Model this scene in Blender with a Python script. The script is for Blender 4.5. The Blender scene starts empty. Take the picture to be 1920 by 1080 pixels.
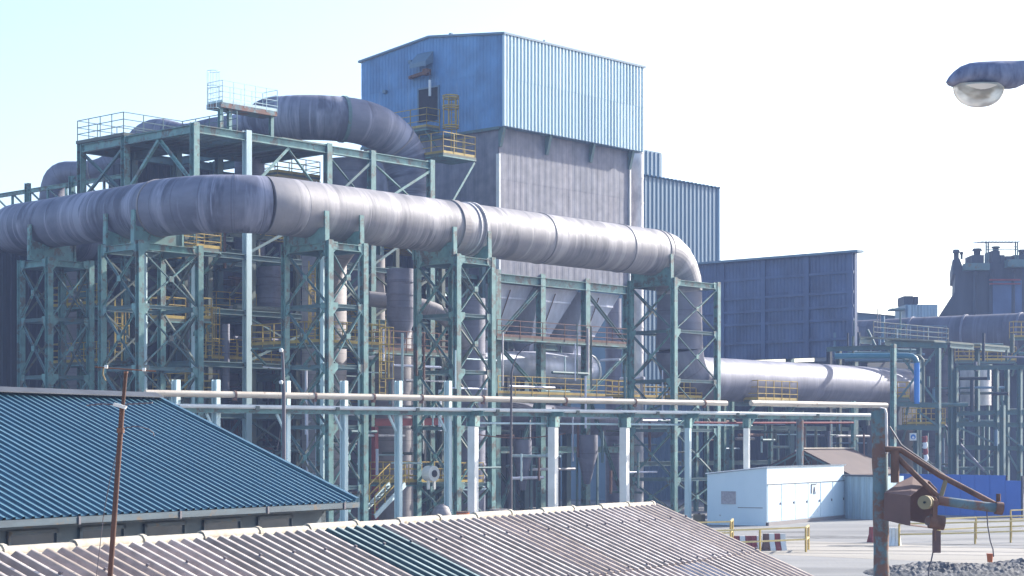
import bpy, math, random
from mathutils import Vector, Matrix
random.seed(7)
D = bpy.data; C = bpy.context; SC = C.scene; COL = SC.collection
R = math.radians
# ------------------------------------------------------------ camera, sky, sun, exposure
F = 3500.0; ZC = 4.6; HY = 832.0
cam_d = D.cameras.new('camera'); cam = D.objects.new('camera', cam_d); COL.objects.link(cam)
cam.location = (0, 0, ZC); cam.rotation_euler = (R(90), 0, 0)
cam_d.sensor_width = 36; cam_d.lens = 36*F/1920; cam_d.shift_y = (HY-540)/1920
cam_d.clip_start = .1; cam_d.clip_end = 3000
SC.camera = cam
SUN_AZ, SUN_EL = 54.0, 27.0
w = D.worlds.new('World'); SC.world = w; w.use_nodes = True
nt = w.node_tree; nt.nodes.clear()
sky = nt.nodes.new('ShaderNodeTexSky'); sky.sky_type = 'NISHITA'; sky.sun_disc = False
sky.sun_elevation = R(SUN_EL); sky.sun_rotation = R(SUN_AZ); sky.air_density = 1.0; sky.dust_density = 1.9; sky.ozone_density = 2.4
bg = nt.nodes.new('ShaderNodeBackground'); bg.inputs[1].default_value = .15
wo = nt.nodes.new('ShaderNodeOutputWorld')
nt.links.new(sky.outputs[0], bg.inputs[0]); nt.links.new(bg.outputs[0], wo.inputs[0])
ld = D.lights.new('sun', 'SUN'); ld.energy = 5.0; ld.angle = R(.5); ld.color = (1, .95, .86)
sun = D.objects.new('sun', ld); COL.objects.link(sun)
sd = Vector((math.sin(R(SUN_AZ))*math.cos(R(SUN_EL)), math.cos(R(SUN_AZ))*math.cos(R(SUN_EL)), math.sin(R(SUN_EL))))
sun.rotation_euler = sd.to_track_quat('Z', 'Y').to_euler()
SC.view_settings.view_transform = 'Standard'; SC.view_settings.look = 'None'
SC.view_settings.exposure = 1.15; SC.view_settings.gamma = 1
# ------------------------------------------------------------ placing helpers
def P(px, py, Y): return Vector(((px-960)/F*Y, Y, ZC+(HY-py)/F*Y))
def PZ(px, Y, z): return Vector(((px-960)/F*Y, Y, z))
def zat(py, Y): return ZC+(HY-py)/F*Y
AZ = R(42); EU = Vector((math.sin(AZ), math.cos(AZ), 0)); EV = Vector((-math.cos(AZ), math.sin(AZ), 0)); UP = Vector((0, 0, 1))
O = PZ(365, 101, 0)
def G(u, v, z): return O+EU*u+EV*v+UP*z          # plant grid
def tat(p, d, px):                                # distance along a line whose image column is px
    k = (px-960)/F
    return (k*p.y-p.x)/(d.x-k*d.y)
def online(p, d, px, py):
    q = p+d*tat(p, d, px); return Vector((q.x, q.y, zat(py, q.y)))
def gu(px, v=0): return tat(G(0, v, 0), EU, px)
def gv(px, u=0): return tat(G(u, 0, 0), EV, px)
# ------------------------------------------------------------ materials
def new_mat(name):
    m = D.materials.new(name); m.use_nodes = True; n = m.node_tree.nodes
    return m, m.node_tree, n['Principled BSDF']
def rgb(c): return (c[0], c[1], c[2], 1)
def surf(name, base, dark, rough=.6, metal=0., scale=(1, 1, 1), amt=.5, contrast=.18, rust=None, rust_amt=.0, rscale=2.2, bump=.0, fine=None, spec=.4, uv=False):
    m, t, b = new_mat(name); N = t.nodes; L = t.links
    tc = N.new('ShaderNodeTexCoord'); mp = N.new('ShaderNodeMapping'); mp.inputs['Scale'].default_value = scale
    L.new(tc.outputs['UV' if uv else 'Object'], mp.inputs[0])
    nz = N.new('ShaderNodeTexNoise'); nz.inputs['Scale'].default_value = 1; nz.inputs['Detail'].default_value = 7; nz.inputs['Roughness'].default_value = .6
    L.new(mp.outputs[0], nz.inputs[0])
    r = N.new('ShaderNodeValToRGB'); r.color_ramp.elements[0].position = amt-contrast; r.color_ramp.elements[1].position = amt+contrast
    r.color_ramp.elements[0].color = rgb(dark); r.color_ramp.elements[1].color = rgb(base)
    L.new(nz.outputs[0], r.inputs[0]); out = r.outputs[0]
    if fine:
        n3 = N.new('ShaderNodeTexNoise'); n3.inputs['Scale'].default_value = fine; n3.inputs['Detail'].default_value = 4
        L.new(tc.outputs['Object'], n3.inputs[0])
        r3 = N.new('ShaderNodeValToRGB'); r3.color_ramp.elements[0].position = .3; r3.color_ramp.elements[1].position = .7
        r3.color_ramp.elements[0].color = (.72, .72, .72, 1); r3.color_ramp.elements[1].color = (1.1, 1.1, 1.1, 1)
        L.new(n3.outputs[0], r3.inputs[0])
        mm = N.new('ShaderNodeMixRGB'); mm.blend_type = 'MULTIPLY'; mm.inputs[0].default_value = 1
        L.new(out, mm.inputs[1]); L.new(r3.outputs[0], mm.inputs[2]); out = mm.outputs[0]
    if rust:
        n2 = N.new('ShaderNodeTexNoise'); n2.inputs['Scale'].default_value = rscale; n2.inputs['Detail'].default_value = 8; n2.inputs['Roughness'].default_value = .7
        L.new(tc.outputs['Object'], n2.inputs[0])
        r2 = N.new('ShaderNodeValToRGB'); r2.color_ramp.elements[0].position = .72-rust_amt*.5; r2.color_ramp.elements[1].position = .78-rust_amt*.45
        L.new(n2.outputs[0], r2.inputs[0])
        mx = N.new('ShaderNodeMixRGB'); L.new(r2.outputs[0], mx.inputs[0]); L.new(out, mx.inputs[1]); mx.inputs[2].default_value = rgb(rust); out = mx.outputs[0]
    L.new(out, b.inputs['Base Color'])
    b.inputs['Roughness'].default_value = rough; b.inputs['Metallic'].default_value = metal
    b.inputs['Specular IOR Level'].default_value = spec
    if bump:
        bp = N.new('ShaderNodeBump'); bp.inputs['Strength'].default_value = bump; bp.inputs['Distance'].default_value = .05
        L.new(nz.outputs[0], bp.inputs['Height']); L.new(bp.outputs[0], b.inputs['Normal'])
    return m
def duct_mat(name, base, dark, stain, metal=.35, rough=.5, drip=.5):
    # u runs along the duct in metres, v round it (0..1): bands and drips that follow the plates
    m, t, b = new_mat(name); N = t.nodes; L = t.links
    tc = N.new('ShaderNodeTexCoord')
    def noise(sc, det=6, ro=.6):
        mp = N.new('ShaderNodeMapping'); mp.inputs['Scale'].default_value = sc; L.new(tc.outputs['UV'], mp.inputs[0])
        nz = N.new('ShaderNodeTexNoise'); nz.inputs['Scale'].default_value = 1; nz.inputs['Detail'].default_value = det; nz.inputs['Roughness'].default_value = ro
        L.new(mp.outputs[0], nz.inputs[0]); return nz.outputs[0]
    def ramp(src, a, bb, c0, c1):
        r = N.new('ShaderNodeValToRGB'); r.color_ramp.elements[0].position = a; r.color_ramp.elements[1].position = bb
        r.color_ramp.elements[0].color = rgb(c0); r.color_ramp.elements[1].color = rgb(c1); L.new(src, r.inputs[0]); return r.outputs[0]
    def mix(f, a, bb, mode='MIX'):
        x = N.new('ShaderNodeMixRGB'); x.blend_type = mode
        if isinstance(f, float): x.inputs[0].default_value = f
        else: L.new(f, x.inputs[0])
        for i, q in ((1, a), (2, bb)):
            if isinstance(q, tuple): x.inputs[i].default_value = rgb(q)
            else: L.new(q, x.inputs[i])
        return x.outputs[0]
    c = ramp(noise((.35, 4, 1)), .36, .64, dark, base)
    hi = (min(1, base[0]*1.5), min(1, base[1]*1.5), min(1, base[2]*1.5)); lo = (dark[0]*.62, dark[1]*.62, dark[2]*.66)
    band = ramp(noise((.95, .9, 1), 5, .6), .50, .60, (0, 0, 0), (1, 1, 1))
    c = mix(mix(1., band, (drip, drip, drip), 'MULTIPLY'), c, hi)
    band2 = ramp(noise((.8, 1.6, 3), 4, .6), .53, .60, (0, 0, 0), (1, 1, 1))
    c = mix(mix(1., band2, (drip, drip, drip), 'MULTIPLY'), c, lo)
    thin = ramp(noise((4.5, 1.1, 1), 5, .7), .60, .68, (0, 0, 0), (1, 1, 1))
    c = mix(mix(1., thin, (drip, drip, drip), 'MULTIPLY'), c, hi)
    st = ramp(noise((2.6, 2.2, 5), 7, .75), .60, .74, (0, 0, 0), (.75, .75, .75))
    c = mix(st, c, stain)
    # plate seams round the duct every 1.2 m
    sx = N.new('ShaderNodeSeparateXYZ'); L.new(tc.outputs['UV'], sx.inputs[0])
    md = N.new('ShaderNodeMath'); md.operation = 'PINGPONG'; md.inputs[1].default_value = .6; L.new(sx.outputs[0], md.inputs[0])
    c = mix(ramp(md.outputs[0], .01, .035, (.45, .45, .45), (0, 0, 0)), c, (dark[0]*.6, dark[1]*.6, dark[2]*.6))
    L.new(c, b.inputs['Base Color']); b.inputs['Metallic'].default_value = metal; b.inputs['Roughness'].default_value = rough
    bp = N.new('ShaderNodeBump'); bp.inputs['Strength'].default_value = .5; bp.inputs['Distance'].default_value = .05
    L.new(noise((1.3, 3, 1), 4), bp.inputs['Height']); L.new(bp.outputs[0], b.inputs['Normal'])
    return m
RUST = (.16, .075, .04)
M = {}
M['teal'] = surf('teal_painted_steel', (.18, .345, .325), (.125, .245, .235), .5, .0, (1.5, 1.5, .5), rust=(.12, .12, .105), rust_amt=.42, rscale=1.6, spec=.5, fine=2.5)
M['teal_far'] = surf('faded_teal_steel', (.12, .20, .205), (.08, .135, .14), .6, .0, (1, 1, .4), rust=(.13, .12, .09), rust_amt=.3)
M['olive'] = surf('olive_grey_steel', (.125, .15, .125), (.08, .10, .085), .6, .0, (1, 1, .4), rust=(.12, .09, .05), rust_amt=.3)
M['pale'] = surf('pale_painted_steel', (.55, .68, .70), (.40, .53, .55), .5, .0, (2, 2, .5), rust=(.3, .25, .17), rust_amt=.12)
M['yellow'] = surf('yellow_rail_paint', (.50, .35, .07), (.33, .22, .06), .5, .0, (2, 2, 2), rust=RUST, rust_amt=.2)
M['duct'] = duct_mat('weathered_duct_plate', (.27, .252, .262), (.185, .177, .192), (.12, .105, .10), .12, .62, .8)
M['duct_shade_streaked'] = duct_mat('shaded_streaked_duct_plate', (.215, .215, .27), (.11, .115, .16), (.13, .115, .115), .15, .62, .85)  # darker plate stands in for shade on the bend; bypass duct shares its streaks
M['duct_old'] = duct_mat('dull_duct_plate', (.20, .20, .25), (.13, .13, .17), (.09, .08, .09), .2, .6, .3)
M['duct_dim'] = duct_mat('dim_duct_plate', (.115, .115, .145), (.075, .075, .10), (.07, .06, .06), .1, .75, .4)
M['duct_tan'] = duct_mat('dusty_duct_plate', (.30, .27, .27), (.21, .19, .19), (.15, .12, .10), .1, .7, .3)
M['dark_clad'] = surf('dark_wall_sheet', (.055, .065, .085), (.03, .036, .05), .7, .0, (1.2, 1.2, .15), contrast=.2)
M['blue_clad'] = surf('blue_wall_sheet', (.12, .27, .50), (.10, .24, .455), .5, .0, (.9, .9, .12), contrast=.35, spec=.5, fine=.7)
M['blue_lit'] = surf('sunlit_blue_wall_sheet', (.50, .63, .70), (.43, .57, .65), .42, .0, (1.2, 1.2, .15), contrast=.3, spec=.5)  # paler copy of the gable's blue sheet, sunlight put into the colour
M['grey_wall'] = surf('streaked_grey_plate', (.25, .245, .285), (.185, .182, .22), .7, .0, (3.4, 3.4, .22), contrast=.13, rust=(.11, .10, .12), rust_amt=.12, rscale=.8, fine=1.5)
M['navy_clad'] = surf('navy_wall_sheet', (.08, .128, .245), (.056, .094, .185), .5, .0, (1., 1., .2), contrast=.3, fine=.6)
M['slate_clad'] = surf('slate_blue_wall_sheet', (.15, .24, .32), (.11, .18, .25), .5, .0, (1.2, 1.2, .12), contrast=.3)
M['hopper'] = surf('hopper_plate', (.72, .73, .84), (.50, .51, .60), .5, .2, (1.6, 1.6, .5), rust=(.12, .10, .10), rust_amt=.12, bump=.2)
M['stack'] = surf('pale_stack_plate', (.70, .66, .65), (.40, .38, .40), .6, .1, (1.5, 1.5, .6), contrast=.12, bump=.2)
M['dark'] = surf('dark_opening', (.02, .022, .028), (.012, .014, .018), .8)
M['roof_brown'] = surf('brown_fibre_cement', (.47, .37, .325), (.37, .29, .255), .75, .0, (1.2, 1.2, 1.2), rust=(.27, .21, .18), rust_amt=.12, rscale=3, fine=9)
M['roof_brown2'] = surf('greyer_fibre_cement', (.36, .295, .255), (.27, .22, .19), .75, .0, (1.2, 1.2, 1.2), rust=(.26, .21, .18), rust_amt=.14, rscale=3, fine=9)
M['roof_dark'] = surf('dark_green_sheet', (.045, .085, .095), (.03, .055, .06), .5, .0, (1.2, 1.2, 1.2), fine=8)
M['roof_grey'] = surf('bluish_grey_sheet', (.42, .39, .41), (.34, .32, .35), .5, .0, (1.2, 1.2, 1.2), fine=8)
M['roof_brown3'] = surf('sooty_fibre_cement', (.38, .30, .265), (.28, .22, .19), .75, .0, (1.2, 1.2, 1.2), rust=(.2, .16, .14), rust_amt=.18, rscale=3, fine=7)
M['crest_lit_dull'] = surf('duller_sunlit_rib_crest', (.60, .50, .43), (.38, .30, .25), .7, .0, (2, 2, 2), fine=7)  # duller variant of the painted sunlit rib tops
M['crest'] = surf('sunlit_rib_crest', (.74, .65, .59), (.52, .44, .40), .7, .0, (2, 2, 2), fine=9)  # rib tops coloured paler to imitate the sun on them
M['crest_dark'] = surf('sunlit_green_crest', (.42, .50, .48), (.25, .32, .31), .6, .0, (2, 2, 2), fine=9)  # pale rib tops of the green sheet, highlight put into the colour
M['crest_blue'] = surf('sunlit_blue_crest', (.095, .20, .25), (.05, .13, .18), .35, .0, (.6, .6, .6), contrast=.2, spec=.6)  # lighter rib tops imitate highlights on the blue roof
M['ridge'] = surf('cream_ridge_tile', (.52, .47, .39), (.38, .33, .27), .8, .0, (3, 3, 3), rust=(.22, .19, .15), rust_amt=.22, rscale=5, fine=14)
M['roof_blue'] = surf('dark_blue_roof_sheet', (.034, .115, .172), (.023, .08, .128), .42, .0, (.5, .5, .5), contrast=.25, fine=5, spec=.6)
M['fascia'] = surf('weathered_fascia', (.06, .10, .13), (.035, .055, .075), .6, .0, (1, 1, 5), rust=(.10, .08, .06), rust_amt=.3)
M['wall_grey'] = surf('dark_render_wall', (.10, .13, .15), (.07, .09, .105), .8, .0, (1, 1, 1))
M['shed'] = surf('pale_blue_shed_sheet', (.66, .78, .85), (.58, .71, .79), .55, .0, (1, 1, .5), contrast=.3, rust=(.22, .22, .2), rust_amt=.12, rscale=1.4)
M['shed_stained'] = surf('stained_shed_sheet', (.36, .50, .60), (.22, .28, .32), .6, .0, (3, 3, .15), contrast=.2)
M['rust'] = surf('rusty_steel', (.20, .105, .075), (.11, .06, .045), .8, .1, (4, 4, 1.5), contrast=.15, bump=.3)
M['rust_teal'] = surf('rusty_teal_steel', (.16, .24, .26), (.10, .14, .16), .7, .1, (2, 2, .8), rust=(.19, .10, .075), rust_amt=.5, rscale=1.8, bump=.3)
M['rust_hood'] = surf('rust_brown_sheet', (.17, .10, .09), (.115, .07, .065), .75, .1, (1, 1, 1), bump=.15)
M['rack_pipe'] = surf('cream_rack_pipe', (.66, .58, .48), (.50, .42, .33), .5, .2, (1, 1, 5), rust=(.25, .12, .05), rust_amt=.22, rscale=2.5)
M['red'] = surf('red_paint', (.30, .05, .05), (.17, .035, .035), .6, rust=(.2, .17, .15), rust_amt=.15)
M['white'] = surf('white_paint', (.78, .78, .76), (.6, .6, .58), .5, rust=(.3, .27, .22), rust_amt=.12)
M['orange'] = surf('orange_plastic', (.65, .16, .03), (.5, .12, .03), .4)
M['hoard'] = surf('bright_blue_hoarding', (.06, .17, .56), (.05, .14, .48), .5, .0, (.6, .6, .6), contrast=.3)
M['pipe_blue'] = surf('bright_blue_pipe', (.04, .22, .62), (.03, .18, .5), .4)
M['pipe_teal'] = surf('teal_pipe', (.06, .20, .27), (.04, .14, .2), .45)
M['lampgrey'] = surf('dirty_lamp_housing', (.25, .28, .40), (.13, .15, .24), .6, .2, (14, 14, 5), contrast=.15, rust=(.30, .34, .45), rust_amt=.2, rscale=12)
M['brown_roof_sheet'] = surf('dusty_red_roof_sheet', (.085, .054, .047), (.06, .038, .033), .8, .0, (.6, .6, .6))
M['timber'] = surf('old_timber', (.3, .24, .14), (.2, .16, .1), .8)
M['glass'] = surf('dark_window_glass', (.05, .07, .09), (.03, .045, .06), .15)
M['signblue'] = surf('sign_blue', (.06, .2, .5), (.05, .17, .45), .5)
M['mast_rust'] = surf('dark_rusty_tube', (.12, .06, .045), (.065, .035, .03), .75, .1, (6, 6, 2), contrast=.15, rust=(.28, .24, .22), rust_amt=.2)
M['wire'] = surf('dull_grey_wire', (.13, .12, .14), (.09, .08, .1), .6)
m, t, b = new_mat('dusty_lamp_glass'); M['lampglass'] = m
b.inputs['Base Color'].default_value = (.72, .68, .60, 1); b.inputs['Roughness'].default_value = .22; b.inputs['Transmission Weight'].default_value = .45; b.inputs['IOR'].default_value = 1.1
nz = t.nodes.new('ShaderNodeTexNoise'); nz.inputs['Scale'].default_value = 2.5; rr = t.nodes.new('ShaderNodeValToRGB')
rr.color_ramp.elements[0].color = (.45, .42, .38, 1); rr.color_ramp.elements[1].color = (.85, .82, .74, 1); rr.color_ramp.elements[0].position = .35; rr.color_ramp.elements[1].position = .6
t.links.new(nz.outputs[0], rr.inputs[0]); t.links.new(rr.outputs[0], b.inputs['Base Color'])
# ground materials
def ground_mat(name, c0, c1, c2, sc=.15, stretch=(1, 1, 1), bump=.3):
    m, t, b = new_mat(name); N = t.nodes; L = t.links
    tc = N.new('ShaderNodeTexCoord'); mp = N.new('ShaderNodeMapping'); mp.inputs['Scale'].default_value = stretch; L.new(tc.outputs['Object'], mp.inputs[0])
    a = N.new('ShaderNodeTexNoise'); a.inputs['Scale'].default_value = sc; a.inputs['Detail'].default_value = 9; a.inputs['Roughness'].default_value = .65; L.new(mp.outputs[0], a.inputs[0])
    r = N.new('ShaderNodeValToRGB'); r.color_ramp.elements[0].position = .36; r.color_ramp.elements[1].position = .62
    r.color_ramp.elements[0].color = rgb(c0); r.color_ramp.elements[1].color = rgb(c1); e = r.color_ramp.elements.new(.5); e.color = rgb(c2)
    L.new(a.outputs[0], r.inputs[0]); L.new(r.outputs[0], b.inputs['Base Color'])
    g = N.new('ShaderNodeTexNoise'); g.inputs['Scale'].default_value = 6; g.inputs['Detail'].default_value = 6; L.new(tc.outputs['Object'], g.inputs[0])
    bp = N.new('ShaderNodeBump'); bp.inputs['Strength'].default_value = bump; bp.inputs['Distance'].default_value = .06; L.new(g.outputs[0], bp.inputs['Height']); L.new(bp.outputs[0], b.inputs['Normal'])
    b.inputs['Roughness'].default_value = .9
    return m
M['yard'] = ground_mat('dusty_yard', (.115, .115, .117), (.225, .22, .215), (.185, .182, .18), .12, (.35, 1.5, 1))
M['road'] = ground_mat('dusty_track', (.24, .215, .185), (.33, .30, .265), (.285, .26, .225), .25, (.12, 2.2, 1))
M['track'] = ground_mat('worn_tyre_track', (.13, .12, .105), (.22, .205, .185), (.17, .16, .145), .9, (.2, 3, 1))
M['stain'] = ground_mat('oil_stain', (.06, .06, .06), (.15, .148, .145), (.10, .10, .10), 1.5)
M['rubble'] = ground_mat('grey_rubble', (.035, .035, .04), (.13, .125, .13), (.07, .07, .075), 1.2, (1, 1, 1), .8)
M['mud'] = ground_mat('brown_mud', (.10, .075, .05), (.18, .13, .09), (.14, .10, .07), .8)
# ------------------------------------------------------------ mesh helpers
class MB:
    def __init__(s): s.v = []; s.f = []; s.mi = []; s.uv = {}; s.sm = set()
    def add(s, vs, fs, mi=0, smooth=False):
        n = len(s.v); s.v += [Vector(q) for q in vs]
        for f in fs:
            if smooth: s.sm.add(len(s.f))
            s.f.append(tuple(n+i for i in f)); s.mi.append(mi)
        return s
    def hexa(s, q, mi=0):      # 4 bottom + 4 top corners
        return s.add(q, [(3, 2, 1, 0), (4, 5, 6, 7), (0, 1, 5, 4), (1, 2, 6, 5), (2, 3, 7, 6), (3, 0, 4, 7)], mi)
    def obox(s, c, ax, ay, az, mi=0):   # centre + half vectors
        c = Vector(c)
        return s.hexa([c-ax-ay-az, c+ax-ay-az, c+ax+ay-az, c-ax+ay-az, c-ax-ay+az, c+ax-ay+az, c+ax+ay+az, c-ax+ay+az], mi)
    def gbox(s, u0, u1, v0, v1, z0, z1, mi=0):
        return s.hexa([G(u0, v0, z0), G(u1, v0, z0), G(u1, v1, z0), G(u0, v1, z0), G(u0, v0, z1), G(u1, v0, z1), G(u1, v1, z1), G(u0, v1, z1)], mi)
    def prism(s, poly, off, mi=0):
        off = Vector(off); n = len(poly)
        return s.add([Vector(p) for p in poly]+[Vector(p)+off for p in poly], [tuple(range(n-1, -1, -1)), tuple(range(n, 2*n))]+[(i, (i+1) % n, n+(i+1) % n, n+i) for i in range(n)], mi)
    def section(s, p, q, pts, side=None, mi=0):
        p = Vector(p); q = Vector(q); d = (q-p).normalized()
        if side is None:
            side = d.cross(UP)
            if side.length < .05: side = EU.copy()
        side = (side-d*side.dot(d)).normalized(); up = side.cross(d).normalized()
        n = len(pts); vs = [p+side*a+up*b2 for a, b2 in pts]+[q+side*a+up*b2 for a, b2 in pts]
        fs = [(i, (i+1) % n, n+(i+1) % n, n+i) for i in range(n)]
        return s.add(vs, fs+[tuple(range(n-1, -1, -1)), tuple(range(n, 2*n))], mi)
    def bar(s, p, q, w, h=None, side=None, mi=0):
        h = w if h is None else h
        return s.section(p, q, [(-w/2, -h/2), (w/2, -h/2), (w/2, h/2), (-w/2, h/2)], side, mi)
    def ibeam(s, p, q, w=.3, h=.3, side=None, t=.03, mi=0):
        a, b2 = w/2, h/2
        return s.section(p, q, [(-a, -b2), (a, -b2), (a, -b2+t), (t/2, -b2+t), (t/2, b2-t), (a, b2-t), (a, b2), (-a, b2), (-a, b2-t), (-t/2, b2-t), (-t/2, -b2+t), (-a, -b2+t)], side, mi)
    def angle(s, p, q, w=.12, side=None, t=.02, mi=0):
        return s.section(p, q, [(-w/2, -w/2), (w/2, -w/2), (w/2, -w/2+t), (-w/2+t, -w/2+t), (-w/2+t, w/2), (-w/2, w/2)], side, mi)
    def tube(s, path, rad, n=12, mi=0, cap=True, smooth=True):
        path = [Vector(p) for p in path]; m = len(path)
        rad = rad if isinstance(rad, (list, tuple)) else [rad]*m
        d0 = (path[1]-path[0]).normalized(); a = UP-d0*UP.dot(d0)
        if a.length < .05: a = EU-d0*EU.dot(d0)
        a.normalize(); base = len(s.v); lens = [0]
        for i in range(1, m): lens.append(lens[-1]+(path[i]-path[i-1]).length)
        for i in range(m):
            if i == 0: d = d0
            elif i == m-1: d = (path[-1]-path[-2]).normalized()
            else: d = ((path[i]-path[i-1]).normalized()+(path[i+1]-path[i]).normalized()).normalized()
            a = (a-d*a.dot(d)).normalized(); b2 = d.cross(a)
            for k in range(n):
                th = 2*math.pi*k/n; s.v.append(path[i]+(a*math.cos(th)+b2*math.sin(th))*rad[i])
        for i in range(m-1):
            for k in range(n):
                k2 = (k+1) % n; fi = len(s.f)
                s.f.append((base+i*n+k, base+(i+1)*n+k, base+(i+1)*n+k2, base+i*n+k2)); s.mi.append(mi)
                if smooth: s.sm.add(fi)
                s.uv[fi] = [(lens[i], k/n), (lens[i+1], k/n), (lens[i+1], (k+1)/n), (lens[i], (k+1)/n)]
        if cap:
            nb = len(s.v); s.v += [s.v[base+k].copy() for k in range(n)]+[s.v[base+(m-1)*n+k].copy() for k in range(n)]
            s.f.append(tuple(nb+k for k in range(n))); s.mi.append(mi)
            s.f.append(tuple(nb+2*n-1-k for k in range(n))); s.mi.append(mi)
        return s
def link(name, mb, mats, parent=None, base=Vector((0, 0, 0))):
    me = D.meshes.new(name); me.from_pydata([tuple(v-base) for v in mb.v], [], mb.f)
    for q in (mats if isinstance(mats, (list, tuple)) else [mats]): me.materials.append(M[q] if isinstance(q, str) else q)
    me.polygons.foreach_set('material_index', mb.mi)
    if mb.sm: me.polygons.foreach_set('use_smooth', [i in mb.sm for i in range(len(mb.f))])
    if mb.uv:
        uvl = me.uv_layers.new(name='UVMap')
        for fi, c in mb.uv.items():
            ls = me.polygons[fi].loop_start
            for j, q in enumerate(c): uvl.data[ls+j].uv = q
    me.validate(); me.update()
    o = D.objects.new(name, me); COL.objects.link(o)
    if parent: o.parent = parent
    return o
class Thing:
    def __init__(s, name, label, cat, base, group=None):
        s.base = Vector(base); o = D.objects.new(name, None); COL.objects.link(o); o.empty_display_size = .3
        o.location = s.base; o['label'] = label; o['category'] = cat
        if group: o['group'] = group
        s.o = o
    def part(s, name, mb, mat, parent=None, label=None):
        o = link(name, mb, mat, parent or s.o, s.base)
        if label: o['label'] = label
        return o
def single(name, label, cat, mb, mat, group=None):
    c = sum(mb.v, Vector())/len(mb.v); c.z = min(v.z for v in mb.v)
    o = link(name, mb, mat, None, c); o.location = c; o['label'] = label; o['category'] = cat
    if group: o['group'] = group
    return o
def structure(name, mb, mat, kind='structure', label=None):
    o = link(name, mb, mat); o['kind'] = kind
    if label: o['label'] = label
    return o
# corrugated sheet: ribs run along 'run', repeat along 'ac'; poly(s) gives (start, end) offsets along run at distance s
def corrugated(mb, p0, ac, run, length, span, pitch, depth, nrm, prof='trap', mi=0, crest=None):
    ac = Vector(ac); run = Vector(run); nrm = Vector(nrm)
    if prof == 'trap': shape = [(0, 0), (.40, 0), (.5, 1), (.9, 1)]
    elif prof == 'ibr': shape = [(0, 0), (.6, 0), (.7, 1), (.9, 1)]
    else: shape = [(k/8, .5-.5*math.cos(2*math.pi*k/8)) for k in range(8)]
    pts = []; n = int(math.ceil(length/pitch))
    for i in range(n):
        for a, h in shape:
            q = (i+a)*pitch
            if q < length: pts.append((q, h*depth))
    pts.append((length, 0))
    vs = []
    for q, h in pts:
        a, b2 = span(q) if callable(span) else span
        vs += [p0+ac*q+run*a+nrm*h, p0+ac*q+run*b2+nrm*h]
    fs = [(2*i, 2*i+2, 2*i+3, 2*i+1) for i in range(len(pts)-1)]
    n0 = len(mb.f); mb.add(vs, fs, mi, smooth=(prof == 'sine'))
    if crest is not None:
        for i in range(len(pts)-1):
            if (pts[i][1]+pts[i+1][1])/2 > .88*depth: mb.mi[n0+i] = crest
    return mb
def panels(mb, p0, ac, run, length, span, pitch, depth, nrm, prof, ribs, splits, nm=3, seed=1):
    rd = random.Random(seed); ac = Vector(ac); run = Vector(run); nrm = Vector(nrm); wd = pitch*ribs; n = int(math.ceil(length/wd))
    for i in range(n):
        s0 = i*wd; L1 = min(wd, length-s0)
        if L1 < .02: continue
        cuts = list(splits)+[None]; lo = None
        for j, cu in enumerate(cuts):
            def sp(s, s0=s0, lo=lo, cu=cu):
                a_, b_ = span(s0+s) if callable(span) else span
                return (a_ if lo is None else lo-.05, b_ if cu is None else cu)
            corrugated(mb, p0+ac*s0+nrm*(.012*j+rd.uniform(0, .004)), ac, run, L1, sp, pitch, depth, nrm, prof, rd.choice([0, 0, 0]+list(range(nm))))
            lo = cu
    return mb
def variants(name, k=((1, 1, 1), (.88, .90, .92), (1.1, 1.07, 1.05))):
    out = [M[name]]
    for i, q in enumerate(k[1:]):
        m = M[name].copy(); m.name = name+('_faded', '_fresh')[i]
        for nd in m.node_tree.nodes:
            if nd.type == 'VALTORGB' and nd.color_ramp.elements[0].color[0] != nd.color_ramp.elements[0].color[2]:
                for e in nd.color_ramp.elements: e.color = (e.color[0]*q[0], e.color[1]*q[1], e.color[2]*q[2], 1)
        out.append(m)
    return out
def rail(mb, pts, h=1.1, sp=1.3, r=.045, rails=(1.1, .72, .36), toe=True):
    for a, b2 in zip(pts[:-1], pts[1:]):
        a = Vector(a); b2 = Vector(b2); L = (b2-a).length; n = max(1, round(L/sp))
        for k in rails: mb.bar(a+UP*k*h/1.1, b2+UP*k*h/1.1, r, r)
        for i in range(n+1):
            q = a+(b2-a)*i/n; mb.bar(q-UP*.1, q+UP*h, r, r)
        if toe: mb.bar(a+UP*.08, b2+UP*.08, .015, .16)
    return mb
def walkway(name, label, pts, railpts, z, mat='teal', rmat='yellow', h=1.15, th=.22, group=None, struts=(), sp=1.3):
    t = Thing(name, label, 'walkway', sum((Vector(p) for p in pts), Vector())/len(pts)+UP*z, group)
    t.base.z = z
    mb = MB(); mb.prism([Vector((p.x, p.y, z-th)) for p in pts], UP*(th*.35)); t.part('edge_beam', mb, mat)
    mb = MB(); mb.prism([Vector((p.x, p.y, z-th*.65+.003)) for p in pts], UP*(th*.65)); t.part('deck', mb, 'olive')
    t.part('railing', rail(MB(), [Vector((p.x, p.y, z)) for p in railpts], h, sp), rmat)
    for a, b2 in struts:
        t.part('bracket', MB().angle(a, b2, .14), mat)
    return t
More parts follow.
